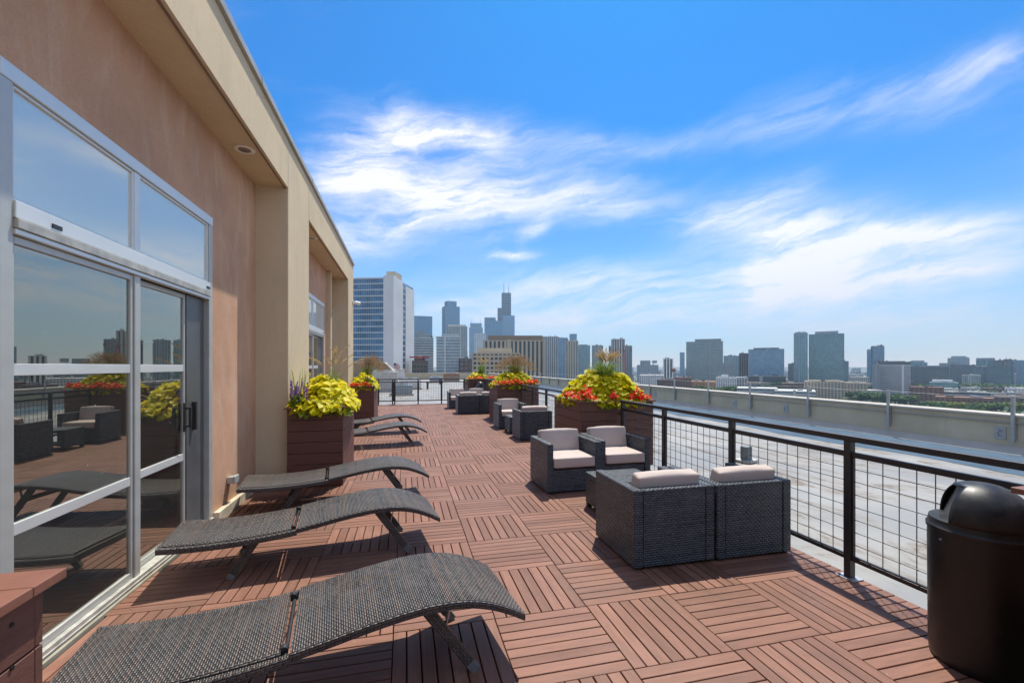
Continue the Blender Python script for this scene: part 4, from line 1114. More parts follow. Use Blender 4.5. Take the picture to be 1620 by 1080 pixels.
# tall planter by the pier: x -1.475..-.80, y 6.10-7.36
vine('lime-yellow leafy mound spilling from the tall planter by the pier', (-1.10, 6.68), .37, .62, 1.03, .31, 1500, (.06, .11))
begonia('few dark red begonias at the front of the planter by the pier', [(-1.10, 6.10, 1.06), (-1.05, 6.10, 1.07), (-1.22, 6.11, 1.06)], leaf_mat('crimson_petal', (.55, .012, .012), (.66, .03, .015), .2), 26, (.06, .02, .02))
salvia('purple salvia spikes at the left corner of the planter by the pier', (-1.37, 6.16, 1.03), 16, (.05, .04), .36)
grass('arching tawny grass plumes in the planter by the pier', (-1.08, 6.95, 1.15), 70, .45, .30, 18, .75, lean=(.14, -.1), plume_len=.22, plume_h=1.4, thick=.02)
grass('single tuft of upright green blades beside the tan pier', (-1.38, 6.45, 1.15), 16, .50, .10, 0, blade_w=.016)
grass('drooping straw-coloured plumes over the right side of the pier planter', (-.86, 6.45, 1.08), 6, .16, .16, 8, .8, lean=(.55, 0), plume_len=.16, plume_h=.7, thick=.013)
# corner planter on the left, beyond the building end
vine('lime-yellow leafy mound in the planter at the building corner', (-1.15, 13.3), .34, .70, 1.0, .30, 800, (.065, .115))
begonia('orange-red begonias in the planter at the building corner', [(-1.25, 12.56, 1.06), (-1.08, 12.55, 1.09), (-.98, 12.56, 1.05), (-1.35, 12.58, 1.05)], M_ORANGE, 60, (.07, .03, .04), True, (.055, .085))
grass('hazy russet grass leaning from the planter at the building corner', (-1.15, 13.7, 1.15), 260, .55, .40, 260, 1.0, plume_mat=M_HAIR, lean=(.22, 0), blade_w=.007, plume_len=.24, thick=.02, hair=True)
salvia('few violet spikes in the planter at the building corner', (-1.02, 12.7, 1.15), 6, (.03, .03), .2)
# the two planters at the frame edges carry the same vines, seen only in the glass
vine('lime-yellow vine in the planter at the right edge behind the bin', (3.21, .69), .55, .55, 1.03, .30, 500, (.07, .12))
vine('lime-yellow vine in the planter at the lower left edge', (-1.18, .70), .25, .45, 1.0, .22, 260, (.07, .12))

# ------------------------------------------------------------------ the city
def glassy(name, c, rough=.12, dark=.16):
    """curtain-wall glass: pane by pane slightly different tint"""
    if name in MATS: return MATS[name]
    m, t, b = newmat(name)
    uv = t.n('ShaderNodeUVMap', uv_map='UVMap').outputs[0]; u, v, _ = t.sep(uv)
    cell = t.xyz(t.m('FLOOR', t.m('DIVIDE', u, 3.1)), t.m('FLOOR', t.m('DIVIDE', v, 3.6)), 0.0)
    wn = t.n('ShaderNodeTexWhiteNoise', noise_dimensions='3D'); t.put(wn.inputs[0], cell)
    k = t.ramp(wn.outputs[0], 0, 1, 1 - dark, 1 + dark)
    t.put(b.inputs['Base Color'], t.mix(1.0, (*c, 1), t.xyz(k, k, k), 'MULTIPLY'))
    b.inputs['Roughness'].default_value = rough; b.inputs['Specular IOR Level'].default_value = .6; b.inputs['Metallic'].default_value = .25
    MATS[name] = m; return m
G_BLUE = glassy('blue_glass', (0.150, 0.300, 0.450)); G_TEAL = glassy('teal_glass', (0.150, 0.285, 0.330)); G_DARK = glassy('dark_glass', (.035, .05, .06)); G_GREY = glassy('grey_glass', (0.180, 0.225, 0.255)); G_PALE = glassy('pale_glass', (.24, .32, .36))
def wallm(name, c): return plain(name, c, .85, var=.08, scale=.05)
W_TAN = wallm('tan_brick', (0.540, 0.459, 0.338)); W_WHITE = wallm('white_concrete', (.74, .74, .72)); W_GREY = wallm('grey_concrete', (0.459, 0.472, 0.472)); W_BRICK = wallm('red_brick', (.25, .125, .085)); W_DARK = wallm('dark_cladding', (0.101, 0.108, 0.115)); W_BROWN = wallm('brown_brick', (.17, .105, .08)); W_ORANGE = wallm('orange_brick', (.46, .22, .08)); W_PALE = wallm('pale_stone', (.52, .51, .47)); W_METAL = wallm('grey_metal', (0.297, 0.338, 0.365)); W_RED = wallm('red_steel', (.42, .05, .05)); W_ROOF = wallm('pale_flat_roof', (.5, .5, .48)); W_SLATE = wallm('slate_panel', (0.176, 0.216, 0.257))
def sight(u, d):
    a = (u - 810) / F
    return Vector(((CS + a * CC) * d, (CC - a * CS) * d, 0)), a
def tower(name, label, u0, u1, ytop, d, style='bands', wall=W_GREY, glass=G_DARK, depth=None, rot=0, fh=3.6, bay=3.4, solid=.4, pent=None, group=None, tiers=None, cat='building'):
    """a building filling photo columns u0-u1 up to row ytop at camera depth d, standing on the street.
    tiers: extra setbacks [(f0, f1, ytop)] as fractions of the width."""
    um = (u0 + u1) / 2; P, a = sight(um, d); D = d * math.sqrt(1 + a * a)
    th0 = math.atan((u0 - 810) / F); th1 = math.atan((u1 - 810) / F)
    W = 2 * D * math.tan((th1 - th0) / 2); depth = depth or max(18, min(45, W * .8))
    ph = R(rot); w = max(6, (W - depth * abs(math.sin(ph))) / math.cos(ph)) if rot else W
    ztop = CAMH + (YH - ytop) / F * d
    ang = -(YAW + math.atan(a))
    ctr = P + Vector((math.sin(-ang), math.cos(-ang), 0)) * (depth * math.cos(ph) / 2 + (w * abs(math.sin(ph)) / 2))
    e = empty(name, (ctr.x, ctr.y, STREET), ang + ph)
    def block(x0, x1, y0, y1, z0, z1, sub=''):
        nf = max(1, round((z1 - z0) / fh)); f_ = (z1 - z0) / nf
        nbx = max(2, round((x1 - x0) / bay)); nby = max(2, round((y1 - y0) / bay))
        MB().box(x0 + .35, x1 - .35, y0 + .35, y1 - .35, z0, z1 - .3).build('glazing', glass, e, weld=False)
        o = .35
        if style in ('bands', 'grid', 'glass', 'slab'):
            bh = f_ * (solid if style != 'glass' else .14)
            fl = MB()
            for k in range(nf): fl.box(x0 + .35 - o, x1 - .35 + o, y0 + .35 - o, y1 - .35 + o, z0 + k * f_, z0 + k * f_ + bh)
            fl.build('floor_bands', wall, e, weld=False)
        if style in ('grid', 'glass', 'fins'):
            pw = {'grid': bay * solid * .8, 'glass': .25, 'fins': bay * solid}[style]; pr = {'grid': .05, 'glass': .1, 'fins': .25}[style]
            f = MB()
            for i in range(nbx + 1):
                x = x0 + (x1 - x0) * i / nbx
                f.box(x - pw / 2, x + pw / 2, y0 - pr, y0 + .34, z0, z1); f.box(x - pw / 2, x + pw / 2, y1 - .34, y1 + pr, z0, z1)
            for i in range(nby + 1):
                y = y0 + (y1 - y0) * i / nby
                f.box(x0 - pr, x0 + .34, y - pw / 2, y + pw / 2, z0, z1); f.box(x1 - .34, x1 + pr, y - pw / 2, y + pw / 2, z0, z1)
            f.build('facade_piers', wall, e, weld=False)
        if style == 'slab':      # solid end walls, glazed front
            MB().box(x0 - .1, x0 + .34, y0 - .1, y1 + .1, z0, z1).box(x1 - .34, x1 + .1, y0 - .1, y1 + .1, z0, z1).build('end_wall', wall, e, weld=False)
        MB().box(x0 - .2, x1 + .2, y0 - .2, y1 + .2, z1 - .9, z1).build('roof', wall, e, weld=False)
    zt = ztop - STREET
    block(-w / 2, w / 2, -depth / 2, depth / 2, 0, zt)
    base = zt
    for k, (f0, f1, yt) in enumerate(tiers or []):
        z2 = CAMH + (YH - yt) / F * d - STREET
        block(-w / 2 + f0 * w, -w / 2 + f1 * w, -depth / 2 + depth * (.06 + .04 * k), depth / 2 - depth * .06, base + .01 if z2 > base else 0, z2)
        base = max(base, z2)
    if pent:
        f0, f1, yt, pm = pent; z2 = CAMH + (YH - yt) / F * d - STREET
        MB().box(-w / 2 + f0 * w, -w / 2 + f1 * w, -depth * .32, depth * .3, base + .01, z2).build('penthouse', pm, e, weld=False)
    # roof clutter: plant boxes, a mast, and a service core breaking the facade
    if d < 1400:
        for k in range(rng.integers(2, 5)):
            bw, bd, bh = rng.uniform(.06, .18) * w, rng.uniform(.1, .25) * depth, rng.uniform(1.2, 3.2)
            bx, by = rng.uniform(-.4, .4) * w, rng.uniform(-.35, .3) * depth
            MB().box(bx - bw / 2, bx + bw / 2, by - bd / 2, by + bd / 2, zt + .01, zt + bh).build('rooftop_plant', [W_METAL, W_PALE, W_DARK][rng.integers(3)], e, weld=False)
        if rng.random() < .5:
            mx_ = rng.uniform(-.3, .3) * w; MB().tube([(mx_, 0, zt), (mx_, 0, zt + rng.uniform(4, 9))], [.22, .1], 5).build('mast', W_METAL, e)
        if w > 22 and style in ('bands', 'glass', 'fins') and rng.random() < .75:
            cx_ = rng.uniform(-.32, .32) * w; cw = rng.uniform(.05, .09) * w
            MB().box(cx_ - cw / 2, cx_ + cw / 2, -depth / 2 - .5, -depth / 2 + .33, 0, zt + rng.uniform(-1, 1.5)).build('service_core', wall if rng.random() < .5 else W_METAL, e, weld=False)
    tag(e, label, cat, group or 'city buildings on the skyline')
    return e, w, depth, zt, d

# bank tower close behind the building corner
def bank_tower():
    d = 280.0; P, a = sight(622.6, d); s = d / F
    zt = CAMH + (YH - 437.5) * s - STREET; rz = -YAW + R(-7) + R(18)
    e = empty('office_tower', (P.x, P.y, STREET), R(-20))
    # local frame: corner at origin, glazed face along -x, white face along +y
    L, Dp = 44.0, 40.0
    MB().box(-L, -.5, .5, Dp - .5, 0, zt - .4).build('core', glassy('bank_glass', (.085, .20, .33), .1, .3), e, weld=False)
    MB().box(-6.9, 0, 0, 6, 0, zt + .8).build('corner_wall', W_WHITE, e)
    MB().box(-7, 0, 6.01, Dp * .42, 0, zt + .2).build('side_wall', W_WHITE, e)
    MB().box(-7, 0, Dp * .56, Dp, 0, zt - 2).build('side_wall', W_WHITE, e)
    nf = int(zt / 3.95)
    bal = MB()
    for k in range(nf):
        MB().box(-L, -6.95, .0, .62, k * 3.95, k * 3.95 + .75).build('spandrel', plain('bank_spandrel', (.55, .60, .63), .6), e)
        bal.box(-2.5, -.2, Dp * .42 + .1, Dp * .56 - .1, k * 3.95, k * 3.95 + .9)
    bal.build('balcony_slabs', W_PALE, e, weld=False)
    mu = MB()
    for i in range(26): x = -L + i * 1.5; mu.box(x - .07, x + .07, .2, .8, 0, zt - .5)
    mu.build('mullions', W_METAL, e, weld=False)
    MB().box(-L, -7.01, 0, Dp, zt - 1.0, zt - .2).build('roof', W_WHITE, e)
    MB().box(-6.5, -.5, 4, Dp * .40, zt + .81, zt + 4.2).build('lift_house', wallm('cream_lift_house', (.52, .47, .36)), e)
    MB().box(-30, -20, 8, 20, zt - .19, zt + 1.6).build('plant_room', W_TAN, e)
    tag(e, 'tall white and blue banded office tower just beyond the building corner', 'building', 'city buildings on the skyline')
bank_tower()

tower('glass_tower', 'blue glass tower just right of the white banded office tower', 640, 684, 500, 1500, 'glass', W_SLATE, G_BLUE, tiers=[(.0, .82, 499.5)])
tower('apartment_tower', 'grey domed-top block peeping above pale flats right of the white tower', 657, 674, 527, 900, 'grid', W_METAL, G_GREY, pent=(.1, .9, 522.5, W_METAL))
tower('apartment_tower', 'pale grey balconied flats at the foot of the white tower', 655, 686, 534, 560, 'bands', W_PALE, G_GREY, solid=.35, fh=3.2, tiers=[(.25, .85, 529)])
tower('skyscraper', 'tall stepped blue-grey skyscraper, second highest on the left skyline', 699, 727.5, 484, 1900, 'glass', W_SLATE, G_BLUE, depth=45, rot=18, tiers=[(.16, .80, 475.5)])
tower('office_block', 'grey office slab with pale frame before the stepped skyscraper', 707, 739, 516, 1100, 'fins', W_PALE, G_GREY, solid=.3, bay=5, pent=(.05, .95, 513, W_PALE))
tower('condominium_tower', 'pale glass flats with white floor bands left of the tan blocks', 690, 728, 532, 480, 'bands', W_WHITE, G_PALE, solid=.22, fh=3.3, tiers=[(.22, .92, 528.5)])
tower('brick_block', 'low brown brick block with large windows below the pale flats', 727, 748, 567, 420, 'grid', W_BROWN, G_GREY, solid=.4, bay=4.5, fh=4)
e, w_, dp, zt, dd = tower('skyscraper', 'grey skyscraper with two thin masts, left of the dark tallest tower', 742.5, 763.5, 518, 2300, 'fins', W_METAL, G_BLUE, tiers=[(.08, .92, 511)], solid=.35, bay=6)
for f_ in (-.32, .32): MB().tube([(f_ * w_, 0, zt), (f_ * w_, 0, zt + 52)], [1.6, .5], 6).build('mast', W_METAL, e)
tower('office_block', 'pale white tower low between the masts tower and blue glass', 751, 768, 527, 1500, 'grid', W_WHITE, G_PALE, solid=.4, bay=6)
tower('glass_tower', 'blue glass tower touching the dark tallest tower on its left', 766.5, 795, 507, 1750, 'glass', W_SLATE, G_BLUE, tiers=[(.0, .62, 502)])
# the tallest tower, stepped bundle with two antennas
e, w_, dp, zt, dd = tower('skyscraper', 'tallest dark stepped skyscraper with two white antennas', 793.4, 808.6, 463, 2280, 'bands', W_SLATE, glassy('black_glass', (.035, .05, .07)), depth=50, solid=.3, fh=8)
zz = lambda y: CAMH + (YH - y) / F * 2280 - STREET
for (f0, f1, yt, dy) in ((-.92, -.502, 487, 0), (.502, .86, 501, 0), (-.40, .86, 500, -38), (-.92, -.41, 520, -36)):
    y0 = -dp / 2 + dy; y1 = dp / 2 if dy == 0 else -dp / 2 - .3
    MB().box(f0 * w_ + .35, f1 * w_ - .35, y0 + .35, y1 - .35, 0, zz(yt) - .5).build('setback', MATS['black_glass'] if yt != 500 else G_BLUE, e, weld=False)
    fl = MB()
    for k in range(int(zz(yt) / 8)): fl.box(f0 * w_, f1 * w_, y0, y1, k * 8, k * 8 + 2.4)
    fl.build('setback_bands', W_SLATE, e, weld=False)
for f_, yt in ((-.26, 443), (.24, 446.5)):
    MB().tube([(f_ * w_, 0, zt), (f_ * w_, 0, zt + (zz(yt) - zt) * .45), (f_ * w_, 0, zz(yt))], [3.0, 2.2, .7], 8).build('antenna', W_WHITE, e)
tower('tan_office_block', 'long tan mid-rise with brown attic storey below the skyscrapers', 766, 860, 538, 430, 'fins', W_TAN, G_DARK, solid=.5, bay=4.2, fh=3.6, depth=30, pent=(.06, .99, 530, wallm('brown_attic', (.23, .18, .13))))
tower('tan_office_block', 'lower tan block with rooftop plant in front of the long mid-rise', 748, 822, 558, 340, 'grid', W_TAN, G_DARK, solid=.45, bay=3.4, fh=3.6, depth=24, pent=(.1, .84, 550, W_TAN))
# turret under repair with a red beam
e, w_, dp, zt, dd = tower('turret_building', 'brown stone turret wrapped in scaffolding with a red beam on top', 653, 676, 570, 300, 'grid', wallm('brown_stone', (.20, .165, .13)), G_DARK, solid=.55, bay=2.6, fh=3.5, depth=10)
s_ = 300 / F
MB().box(-w_ / 2 - 2.2, w_ / 2 + 1.2, -dp / 2 - 1.5, -dp / 2 - .3, zt + 1.8, zt + 2.7).build('red_beam', W_RED, e)
MB().lathe([(w_ * .42, zt), (w_ * .40, zt + 1.6), (w_ * .30, zt + 2.6), (0, zt + 3.4)], 18).build('cupola', W_BROWN, e)
scf = MB()
for i in range(6):
    x = -w_ / 2 - 1.5 + (w_ + 3) * i / 5
    scf.box(x - .08, x + .08, -dp / 2 - 1.6, -dp / 2 - 1.44, 0, zt + 1.7)
for k in range(int(zt / 2.2)): scf.box(-w_ / 2 - 1.6, w_ / 2 + 1.6, -dp / 2 - 1.6, -dp / 2 - .9, k * 2.2 + 1, k * 2.2 + 1.1)
scf.build('scaffolding', W_METAL, e, weld=False)
tower('apartment_tower', 'grey-tan tower right of the long tan mid-rise', 859, 882.5, 532, 700, 'fins', W_PALE, G_GREY, solid=.45, bay=3.2)
tower('glass_tower', 'blue glass tower between two tan towers, above the middle planter', 881, 898, 534, 1150, 'glass', W_SLATE, G_BLUE)
tower('apartment_tower', 'slim tan tower with dark window columns, left of the plumes', 895, 914, 539, 650, 'fins', W_TAN, G_GREY, solid=.5, bay=3.4)
tower('glass_tower', 'small far blue tower showing above the slim tan tower', 901, 912.5, 528, 1600, 'glass', W_SLATE, G_BLUE)
tower('office_block', 'dark teal glass block left of the flower plumes', 914, 933.5, 546, 1000, 'glass', W_METAL, G_TEAL, pent=(.1, .8, 544.5, W_METAL))
tower('office_block', 'plain grey tower right above the flower plumes', 937, 953.5, 546, 1000, 'fins', W_METAL, G_GREY, solid=.5, bay=4)
tower('apartment_tower', 'white-fronted tower behind the red crane', 968, 987.5, 536, 820, 'fins', W_PALE, G_DARK, solid=.55, bay=5)
tower('apartment_tower', 'dark grey wing left of the white-fronted tower', 963.5, 968.5, 547, 840, 'fins', W_METAL, G_DARK)
tower('apartment_tower', 'dark grey wing right of the white-fronted tower, behind the crane', 988, 999.5, 546.5, 840, 'fins', W_METAL, G_GREY)
tower('stone_block', 'grey stepped block right of the crane, like a castle keep', 1008, 1041, 577, 1300, 'grid', W_METAL, G_GREY, solid=.5, bay=5, tiers=[(.16, .62, 570)], pent=(.72, .95, 574.5, W_METAL))
tower('apartment_tower', 'small white and black slab tower near the parapet middle', 1050, 1064, 567, 900, 'fins', W_WHITE, G_DARK, solid=.5, bay=5, pent=(.2, .6, 565.5, W_METAL))
tower('glass_tower', 'slim blue tower left of the wide banded block', 1075.5, 1083, 557, 1600, 'glass', W_SLATE, G_BLUE)
tower('office_block', 'wide grey tower with close horizontal bands', 1085, 1143.5, 540, 900, 'bands', wallm('grey_green_band', (.27, .30, .30)), G_TEAL, solid=.5, fh=3.4, tiers=[(.24, .95, 536)])
tower('office_block', 'dark green-topped block right of the wide banded tower', 1145, 1170, 562.5, 1150, 'grid', W_METAL, G_TEAL, solid=.3, bay=5)
tower('office_block', 'small grey block in front of the dark green-topped one', 1144, 1161, 574, 1000, 'grid', W_METAL, G_GREY, solid=.5)
tower('office_block', 'brown slab left of the wide blue glass office', 1170, 1183.5, 558.5, 880, 'fins', W_BROWN, G_DARK, solid=.6)
tower('glass_office', 'wide blue glass office with dark roof plant', 1183.5, 1240, 552, 840, 'glass', W_METAL, G_BLUE, fh=4, bay=3, pent=(.14, .8, 549.7, W_DARK))
tower('office_block', 'low dark block between the blue office and the twin glass towers', 1247, 1270, 575, 1000, 'grid', W_DARK, G_GREY, solid=.35)
tower('glass_tower', 'narrow left-hand half of the twin glass towers', 1256, 1277.5, 526.5, 960, 'fins', W_METAL, G_TEAL, solid=.25, pent=(.1, .9, 524.8, W_METAL))
tower('glass_tower', 'broad right-hand half of the twin glass towers', 1279, 1335, 528, 950, 'glass', wallm('sea_green_panel', (.17, .23, .23)), G_TEAL, fh=3.8, bay=3.2, pent=(.18, .84, 523.5, W_METAL))
tower('glass_office', 'low glass annexe right of the broad twin tower', 1332, 1342.5, 571, 960, 'glass', W_METAL, G_TEAL)
tower('glass_tower', 'dark slim half of the small glass pair on the right', 1371.5, 1379, 553, 1000, 'glass', W_SLATE, G_BLUE)
tower('glass_tower', 'taller half of the small glass pair on the right', 1377.5, 1399, 547, 950, 'glass', W_SLATE, G_BLUE, rot=12)
tower('hotel_block', 'white and black striped block on the right with an orange edge', 1391, 1440, 577, 720, 'bands', W_WHITE, G_DARK, solid=.45, fh=3.3, depth=24, pent=(.0, 1.0, 572, W_DARK))
e, w_, dp, zt, dd = tower('hotel_block', 'grey blank side tower of the striped block', 1381, 1391, 576, 722, 'grid', W_METAL, G_GREY, depth=24, solid=.5)
tower('office_block', 'brown-roofed block behind the striped building', 1389, 1431, 571, 900, 'grid', W_BROWN, G_DARK, solid=.5)
tower('office_block', 'blue-grey block with stepped roof right of the striped building', 1436, 1467, 573, 1050, 'glass', W_METAL, G_TEAL, pent=(.2, .85, 570, W_METAL))
tower('office_block', 'long dark window-grid block in the right middle distance', 1441, 1500, 580, 860, 'grid', W_DARK, G_GREY, solid=.35, bay=4.5, fh=4, pent=(.3, .95, 578, W_METAL))
tower('office_block', 'grey ribbed block rising from the dark ones on the right', 1499.5, 1533, 566, 1250, 'fins', W_METAL, G_PALE, solid=.5, pent=(.15, .85, 563, W_METAL))
tower('office_block', 'low grey block in front of the ribbed one', 1486, 1520, 574, 1100, 'grid', W_METAL, G_GREY)
tower('office_block', 'wide dark slab block low in the right middle distance', 1502, 1545, 577, 950, 'bands', W_DARK, G_GREY)
tower('glass_office', 'flat-roofed dark glass block with overhanging top near the right edge', 1544, 1574, 570, 1000, 'glass', W_DARK, G_TEAL, pent=(.0, 1.0, 566, W_METAL))
tower('office_block', 'long low dark block under the overhanging glass one', 1537, 1600, 580, 900, 'bands', W_DARK, G_TEAL, solid=.5)
tower('office_block', 'brown tower near the right edge', 1588, 1601, 568, 940, 'fins', W_BROWN, G_GREY)
tower('glass_office', 'blue glass tower cut by the right edge', 1600, 1630, 569.5, 930, 'glass', W_METAL, G_BLUE)
tower('office_block', 'dark block between the overhanging glass one and the brown tower', 1573, 1589, 569.5, 960, 'fins', W_DARK, G_GREY)
# low-rise foreground of the city
tower('white_flats', 'low white flats with small windows below the wide banded tower', 1133, 1165, 597, 760, 'grid', W_WHITE, G_DARK, solid=.55, bay=3.4, fh=3.2, depth=18, pent=(.25, .6, 593, W_WHITE))
tower('white_flats', 'dark-glazed end of the low white flats', 1165, 1182, 596.5, 765, 'grid', W_WHITE, G_DARK, solid=.3, bay=4, fh=3.2, depth=18)
tower('warehouse', 'long orange brick shed left of the low white flats', 1093, 1133, 603, 800, 'grid', W_ORANGE, G_DARK, solid=.75, bay=6, fh=5, depth=30)
tower('warehouse', 'small orange brick shed right of the low white flats', 1182, 1204, 604, 800, 'grid', W_ORANGE, G_DARK, solid=.75, bay=6, fh=5, depth=30)
tower('brick_block', 'red brick warehouse near the middle of the parapet', 1067, 1093, 597, 720, 'grid', W_BRICK, G_DARK, solid=.55, bay=4, fh=4)
tower('white_flats', 'low pale block left of the red brick warehouse', 1012, 1050, 593, 820, 'grid', W_WHITE, G_GREY, solid=.5)
tower('brick_block', 'low brown row beside the largest planter flowers', 1040, 1068, 600, 700, 'grid', W_BROWN, G_DARK, solid=.55)
tower('tan_flats', 'long tan mid-rise flats with rows of balconies above the parapet', 1272, 1335, 603, 640, 'grid', W_TAN, G_DARK, solid=.5, bay=4.0, fh=3.2, depth=20, pent=(.1, .9, 601.5, W_TAN))
tower('tan_flats', 'right-hand wing of the long tan flats', 1335, 1371, 605, 650, 'grid', W_TAN, G_DARK, solid=.55, bay=4.0, fh=3.2, depth=20)
tower('brick_block', 'brown brick block left of the long tan flats', 1236, 1271, 606, 700, 'grid', W_BROWN, G_DARK, solid=.55, bay=4)
tower('office_block', 'long dark base block under the blue glass office', 1184, 1243, 595, 800, 'bands', W_DARK, G_DARK)
tower('brick_block', 'red brick flats right of the striped block', 1439, 1491, 612, 640, 'grid', W_BRICK, G_DARK, solid=.6, bay=5, fh=3.2, depth=20)
tower('teal_hall', 'low pale teal hall with white roof behind the red brick flats', 1470, 1516, 605, 780, 'bands', wallm('teal_panel', (.20, .33, .31)), G_TEAL, fh=6, pent=(.1, .8, 601, W_WHITE))
tower('glass_office', 'low pale glass hall right of the teal one', 1522, 1551, 593, 900, 'glass', W_PALE, G_PALE, fh=5)
tower('brick_block', 'long low brick row with pale flat roof near the right trees', 1478, 1571, 628.5, 560, 'grid', W_BRICK, G_DARK, solid=.6, bay=5, fh=3.4, depth=26)
tower('brick_block', 'low dark row at the right edge behind the trees', 1571, 1640, 627, 570, 'grid', W_BROWN, G_DARK, solid=.6, bay=5, fh=3.4, depth=24)
tower('warehouse', 'low white-roofed hall in front of the tan flats', 1225, 1290, 618.5, 600, 'bands', W_ROOF, G_GREY, fh=6, depth=60)
tower('warehouse', 'grey flat hall behind the parapet left of the white-roofed one', 1165, 1230, 614, 640, 'bands', W_ROOF, G_GREY, fh=6, depth=50)
for k, (u, y, d) in enumerate(((1500, 614, 720), (1535, 613, 730), (1570, 614, 740), (1605, 613, 720), (1545, 619, 660), (1600, 620, 650), (1430, 603, 850), (1400, 601, 900), (1360, 596, 1000), (1350, 592, 1200))):
    tower('row_house', ['pale row house', 'grey row house', 'brown row house', 'white row house'][k % 4] + f' among the right-hand trees, {["first", "second", "third", "fourth", "fifth", "sixth", "seventh", "eighth", "ninth", "tenth"][k]} of the scattered low roofs', u - 15, u + 15, y, d, 'grid', [W_PALE, W_GREY, W_BROWN, W_WHITE][k % 4], G_DARK, solid=.6, group='low houses among the trees')
# beyond the right edge: what the glass doors mirror
for k, (u, wd, y, d, st_, wm, gm) in enumerate(((1680, 60, 562, 900, 'glass', W_SLATE, G_BLUE), (1770, 50, 548, 800, 'fins', W_METAL, G_GREY), (1900, 90, 540, 700, 'glass', W_SLATE, G_TEAL), (2050, 70, 520, 700, 'fins', W_METAL, G_GREY), (2200, 120, 545, 560, 'bands', W_METAL, G_TEAL), (2500, 160, 530, 500, 'glass', W_SLATE, G_BLUE), (2950, 200, 520, 420, 'fins', W_METAL, G_GREY), (3600, 260, 540, 350, 'bands', W_GREY, G_DARK))):
    tower('city_tower', f'tower seen only as a dark reflection in the sliding door, {["first", "second", "third", "fourth", "fifth", "sixth", "seventh", "eighth"][k]} from the mullion', u - wd / 2, u + wd / 2, y, d, st_, wm, gm, group='towers mirrored in the door')

# tower crane
P, a = sight(987, 760); s_ = 760 / F; cz = CAMH + (YH - 554) * s_ - STREET
e = empty('tower_crane', (P.x, P.y, STREET), -YAW + R(4))
M_CRANE = plain('crane_red', (.40, .07, .07), .5)
ms = MB(); hw = 1.1
for sx in (-1, 1):
    for sy in (-1, 1): ms.box(sx * hw - .25, sx * hw + .25, sy * hw - .25, sy * hw + .25, 0, cz)
for k in range(int(cz / 3)):
    z = k * 3; sg = 1 if k % 2 else -1
    ms.bar((-hw * sg, -hw, z), (hw * sg, -hw, z + 3), .3); ms.bar((-hw * sg, hw, z), (hw * sg, hw, z + 3), .3)
ms.build('mast', M_CRANE, e, weld=False)
jb = MB()
for y in (-.7, .7): jb.bar((-25 * 1.0, y, cz), (0, y, cz), .35)
jb.bar((-25, 0, cz + 1.4), (0, 0, cz + 1.8), .4)
for k in range(12): x = -25 + k * 2.1; jb.bar((x, 0, cz + 1.4), (x + 1.05, -.7, cz), .22); jb.bar((x + 1.05, -.7, cz), (x + 2.1, 0, cz + 1.4), .22)
jb.build('jib', M_CRANE, e, weld=False)
MB().bar((0, 0, cz + .3), (14, 0, cz + .3), 1.2, .5).build('counter_jib', M_CRANE, e); MB().box(11.5, 14.5, -1, 1, cz - 1.5, cz + 2.2).build('counterweight', W_BROWN, e); MB().box(-1.2, 1.2, -1.6, .8, cz - 2.6, cz - .2).build('cab', W_DARK, e)
tp = MB().bar((0, 0, cz), (0, 0, cz + 9), .8); tp.bar((0, 0, cz + 9), (-16, 0, cz + 1.8), .18); tp.bar((0, 0, cz + 9), (11, 0, cz + .5), .18)
tp.build('apex', M_CRANE, e, weld=False)
tag(e, 'red tower crane in front of the white-fronted tower', 'crane')
# water tank on legs
P, a = sight(1066, 620); e = empty('water_tank', (P.x, P.y, STREET)); z = CAMH + (YH - 588) * 620 / F - STREET
lg = MB()
for sx in (-1, 1):
    for sy in (-1, 1): lg.bar((sx * 2.6, sy * 2.6, 0), (sx * 1.9, sy * 1.9, z), .4)
lg.build('legs', W_DARK, e, weld=False)
MB().lathe([(0, z), (2.7, z), (2.8, z + 4), (0, z + 6)], 16).build('tank', wallm('rust_red_tank', (.22, .07, .06)), e)
tag(e, 'small dark red water tank on legs above the brick warehouse', 'water tank')
# white marquee
P, a = sight(1455, 700); e = empty('marquee_tent', (P.x, P.y, STREET + 1), -YAW)
MB().lathe([(7.2, 0), (7.0, 2.6), (3.2, 4.4), (.7, 8.2), (0, 8.8)], 10).build('canopy', W_WHITE, e); MB().box(4, 10, -4, 4, 0, 2.5).build('annexe', W_WHITE, e)
tag(e, 'small white peaked marquee among the trees on the right', 'tent')
for k, (u, y, d) in enumerate(((1536, 592, 640), (1606, 591, 600))):
    P, a = sight(u, d); z = CAMH + (YH - y) * d / F - STREET; e = empty('floodlight_mast', (P.x, P.y, STREET))
    MB().tube([(0, 0, 0), (0, 0, z)], [.5, .3], 6).build('pole', W_PALE, e); MB().box(-1.6, 1.6, -.3, .3, z - .5, z + .7).build('lamp_head', W_WHITE, e)
    tag(e, ['white floodlight mast left of the blue glass tower at the right', 'white floodlight mast at the right edge of the skyline'][k], 'mast', 'floodlight masts')

